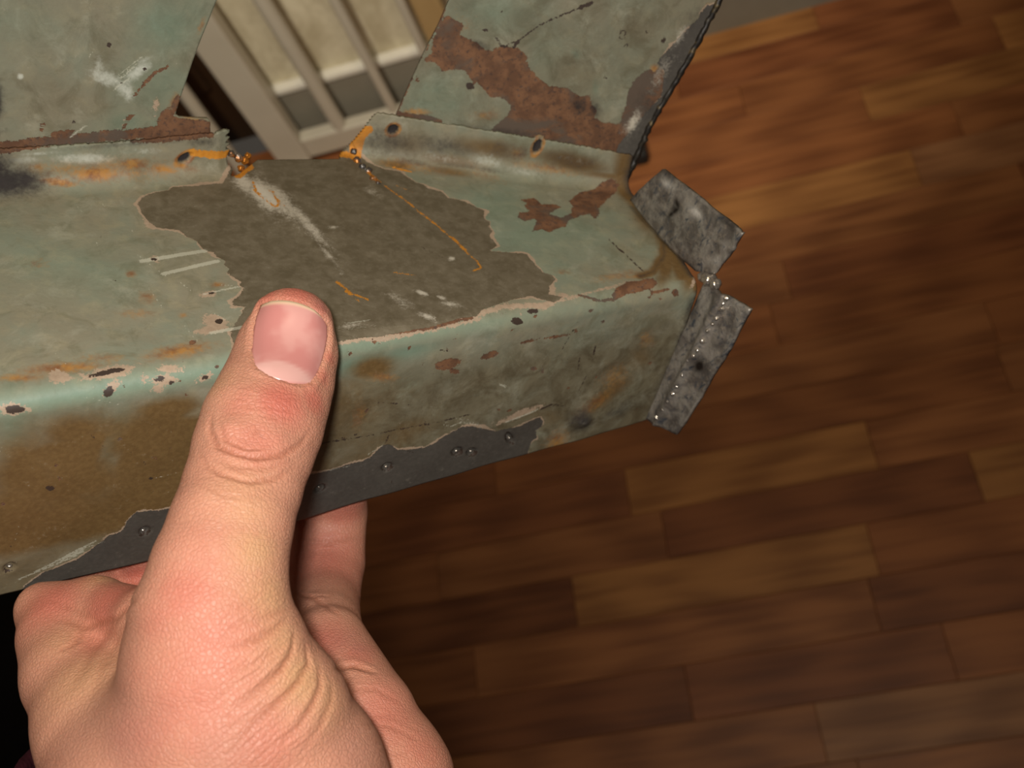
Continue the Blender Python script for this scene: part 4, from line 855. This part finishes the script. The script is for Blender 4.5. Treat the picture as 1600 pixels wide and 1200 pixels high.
t.bsdf.inputs['Subsurface Weight'].default_value = 0.12; t.bsdf.inputs['Subsurface Radius'].default_value = (1.0, 0.35, 0.2); t.bsdf.inputs['Subsurface Scale'].default_value = 0.0015
hfaces = [tuple(p_.vertices) for p_ in me2.polygons]
hand = mesh_obj('hand', HV2, hfaces, M_skin, person, attrs={'red': red, 'pale': pale, 'vein': vein, 'ripple': wr, 'ripple_mask': wrm, 'crease': np.clip(cre, 0, 1)})
# thumb nail: its own curved plate set into the fold
def quadgrid(u_, v_):          # outline-following grid: rows from free edge to cuticle
    left = np.array([(406, 476), (398, 495), (394, 520), (392, 548), (397, 569), (408, 580)]); right = np.array([(506, 497), (514, 510), (514, 528), (509, 550), (502, 574), (488, 598)])
    kk = np.linspace(0, 1, 6); l = np.array([np.interp(v_, kk, left[:, i]) for i in (0, 1)]); r = np.array([np.interp(v_, kk, right[:, i]) for i in (0, 1)])
    p = l*(1-u_)+r*u_; s = 4*u_*(1-u_)
    p = p+np.array([3, -13])*s*(1-v_)**2+np.array([-2, 7.0])*s*v_**2
    return p
bvh2 = BVHTree.FromPolygons([tuple(x) for x in HV2], hfaces)
NR = 30; nv_ = []; lun = []; fre = []
for i in range(NR):
    for j in range(NR):
        u_, v_ = j/(NR-1), i/(NR-1); x, y = quadgrid(u_, v_)
        d = ROT @ ray(x, y); d = d/np.linalg.norm(d); hh = bvh.ray_cast(Vector(EYE), Vector(d)); pnt = np.array(hh[0] if hh[0] is not None else on_hand(450, 540)); nn = np.array(hh[1] if hh[1] is not None else -d)
        if nn.dot(d) > 0: nn = -nn
        e = min(u_, 1-u_, v_*1.0 if v_ > 0.5 else 1, 1-v_); lift = -0.25+0.50*min(1, min(u_, 1-u_)*6)*min(1, (1-v_)*8)+0.55*(4*u_*(1-u_))*math.sin(math.pi*min(1, 0.15+v_*0.8))
        nv_.append(pnt+nn*lift*MM)
        arc = 0.72+0.25*(max(u_-0.35, 0)/0.65)**1.7+0.06*max(0.35-u_, 0)/0.35; lun.append(np.clip((v_-arc)/0.035, 0, 1)*np.clip((1.02-v_)*20, 0, 1)); fre.append(np.clip((0.05-v_)/0.03, 0, 1))
nv_ = np.array(nv_).reshape(NR, NR, 3)
for _ in range(6):
    nv_[1:-1, 1:-1] = 0.25*(nv_[:-2, 1:-1]+nv_[2:, 1:-1]+nv_[1:-1, :-2]+nv_[1:-1, 2:])
nf_ = grid_faces(NR, NR)
if np.cross(nv_[11, 11]-nv_[10, 10], nv_[11, 10]-nv_[10, 11]).dot(EYE-nv_[10, 10]) < 0: nf_ = nf_[:, ::-1]
t = NT('nail')
n1 = t.noise(None, 90, 3); st = t.noise(t.obj((1, 1, 1)), 500, 2)
c = t.mix(t.step(n1, 0.4, 0.6), lin(198, 130, 122), lin(210, 152, 142)); c = t.mix(t.m('MULTIPLY', t.attr('lunula'), 0.6), c, lin(222, 180, 168)); c = t.mix(t.attr('free_edge'), c, lin(224, 200, 160))
M_nail = t.done(c, 0.28, 0, 0.5, t.bump(st, 0.05, 0.0002))
t.bsdf.inputs['Coat Weight'].default_value = 0.25
nail = mesh_obj('thumb_nail', nv_.reshape(-1, 3), nf_, M_nail, person, attrs={'lunula': lun, 'free_edge': fre}); solidify(nail, 0.0005)
# sleeve, trouser leg and shoe of the person holding it
t = NT('dark_red_knit'); n1 = t.noise(t.obj((1, 1, 3)), 160, 3); M_red = t.done(t.mix(n1, (0.012, 0.002, 0.003, 1), (0.035, 0.006, 0.009, 1)), 0.9, 0, 0.1, t.bump(n1, 0.5, 0.002))
t = NT('black_cloth'); n1 = t.noise(None, 220, 3); M_black = t.done(t.mix(n1, (0.004, 0.0035, 0.004, 1), (0.010, 0.009, 0.009, 1)), 0.95, 0, 0.1, t.bump(n1, 0.4, 0.002))
sp = [at(292, 1318, .212), at(190, 1520, .225), at(120, 1900, .262), at(-40, 2500, .33)]
v, f = tube(to_world(np.array(sp)), [0.036, 0.041, 0.047, 0.055], 32, 0.95, cap=False)
sl_ = mesh_obj('sleeve', v, f, M_red, person); solidify(sl_, 0.003)
lg = [(-1.02, 0.34, 0.07), (-1.04, 0.34, 0.3), (-1.07, 0.33, 0.55), (-1.12, 0.30, 0.9)]
v, f = tube(lg, [0.17, 0.15, 0.14, 0.14], 28)
mesh_obj('trouser_leg', v, f, M_black, person)
v, f = tube([(-1.14, 0.30, 0.045), (-1.05, 0.33, 0.055), (-0.93, 0.40, 0.045), (-0.84, 0.45, 0.035), (-0.80, 0.47, 0.03)], [0.035, 0.045, 0.045, 0.035, 0.015], 20)
mesh_obj('shoe', v, f, M_black, person)
print('done')
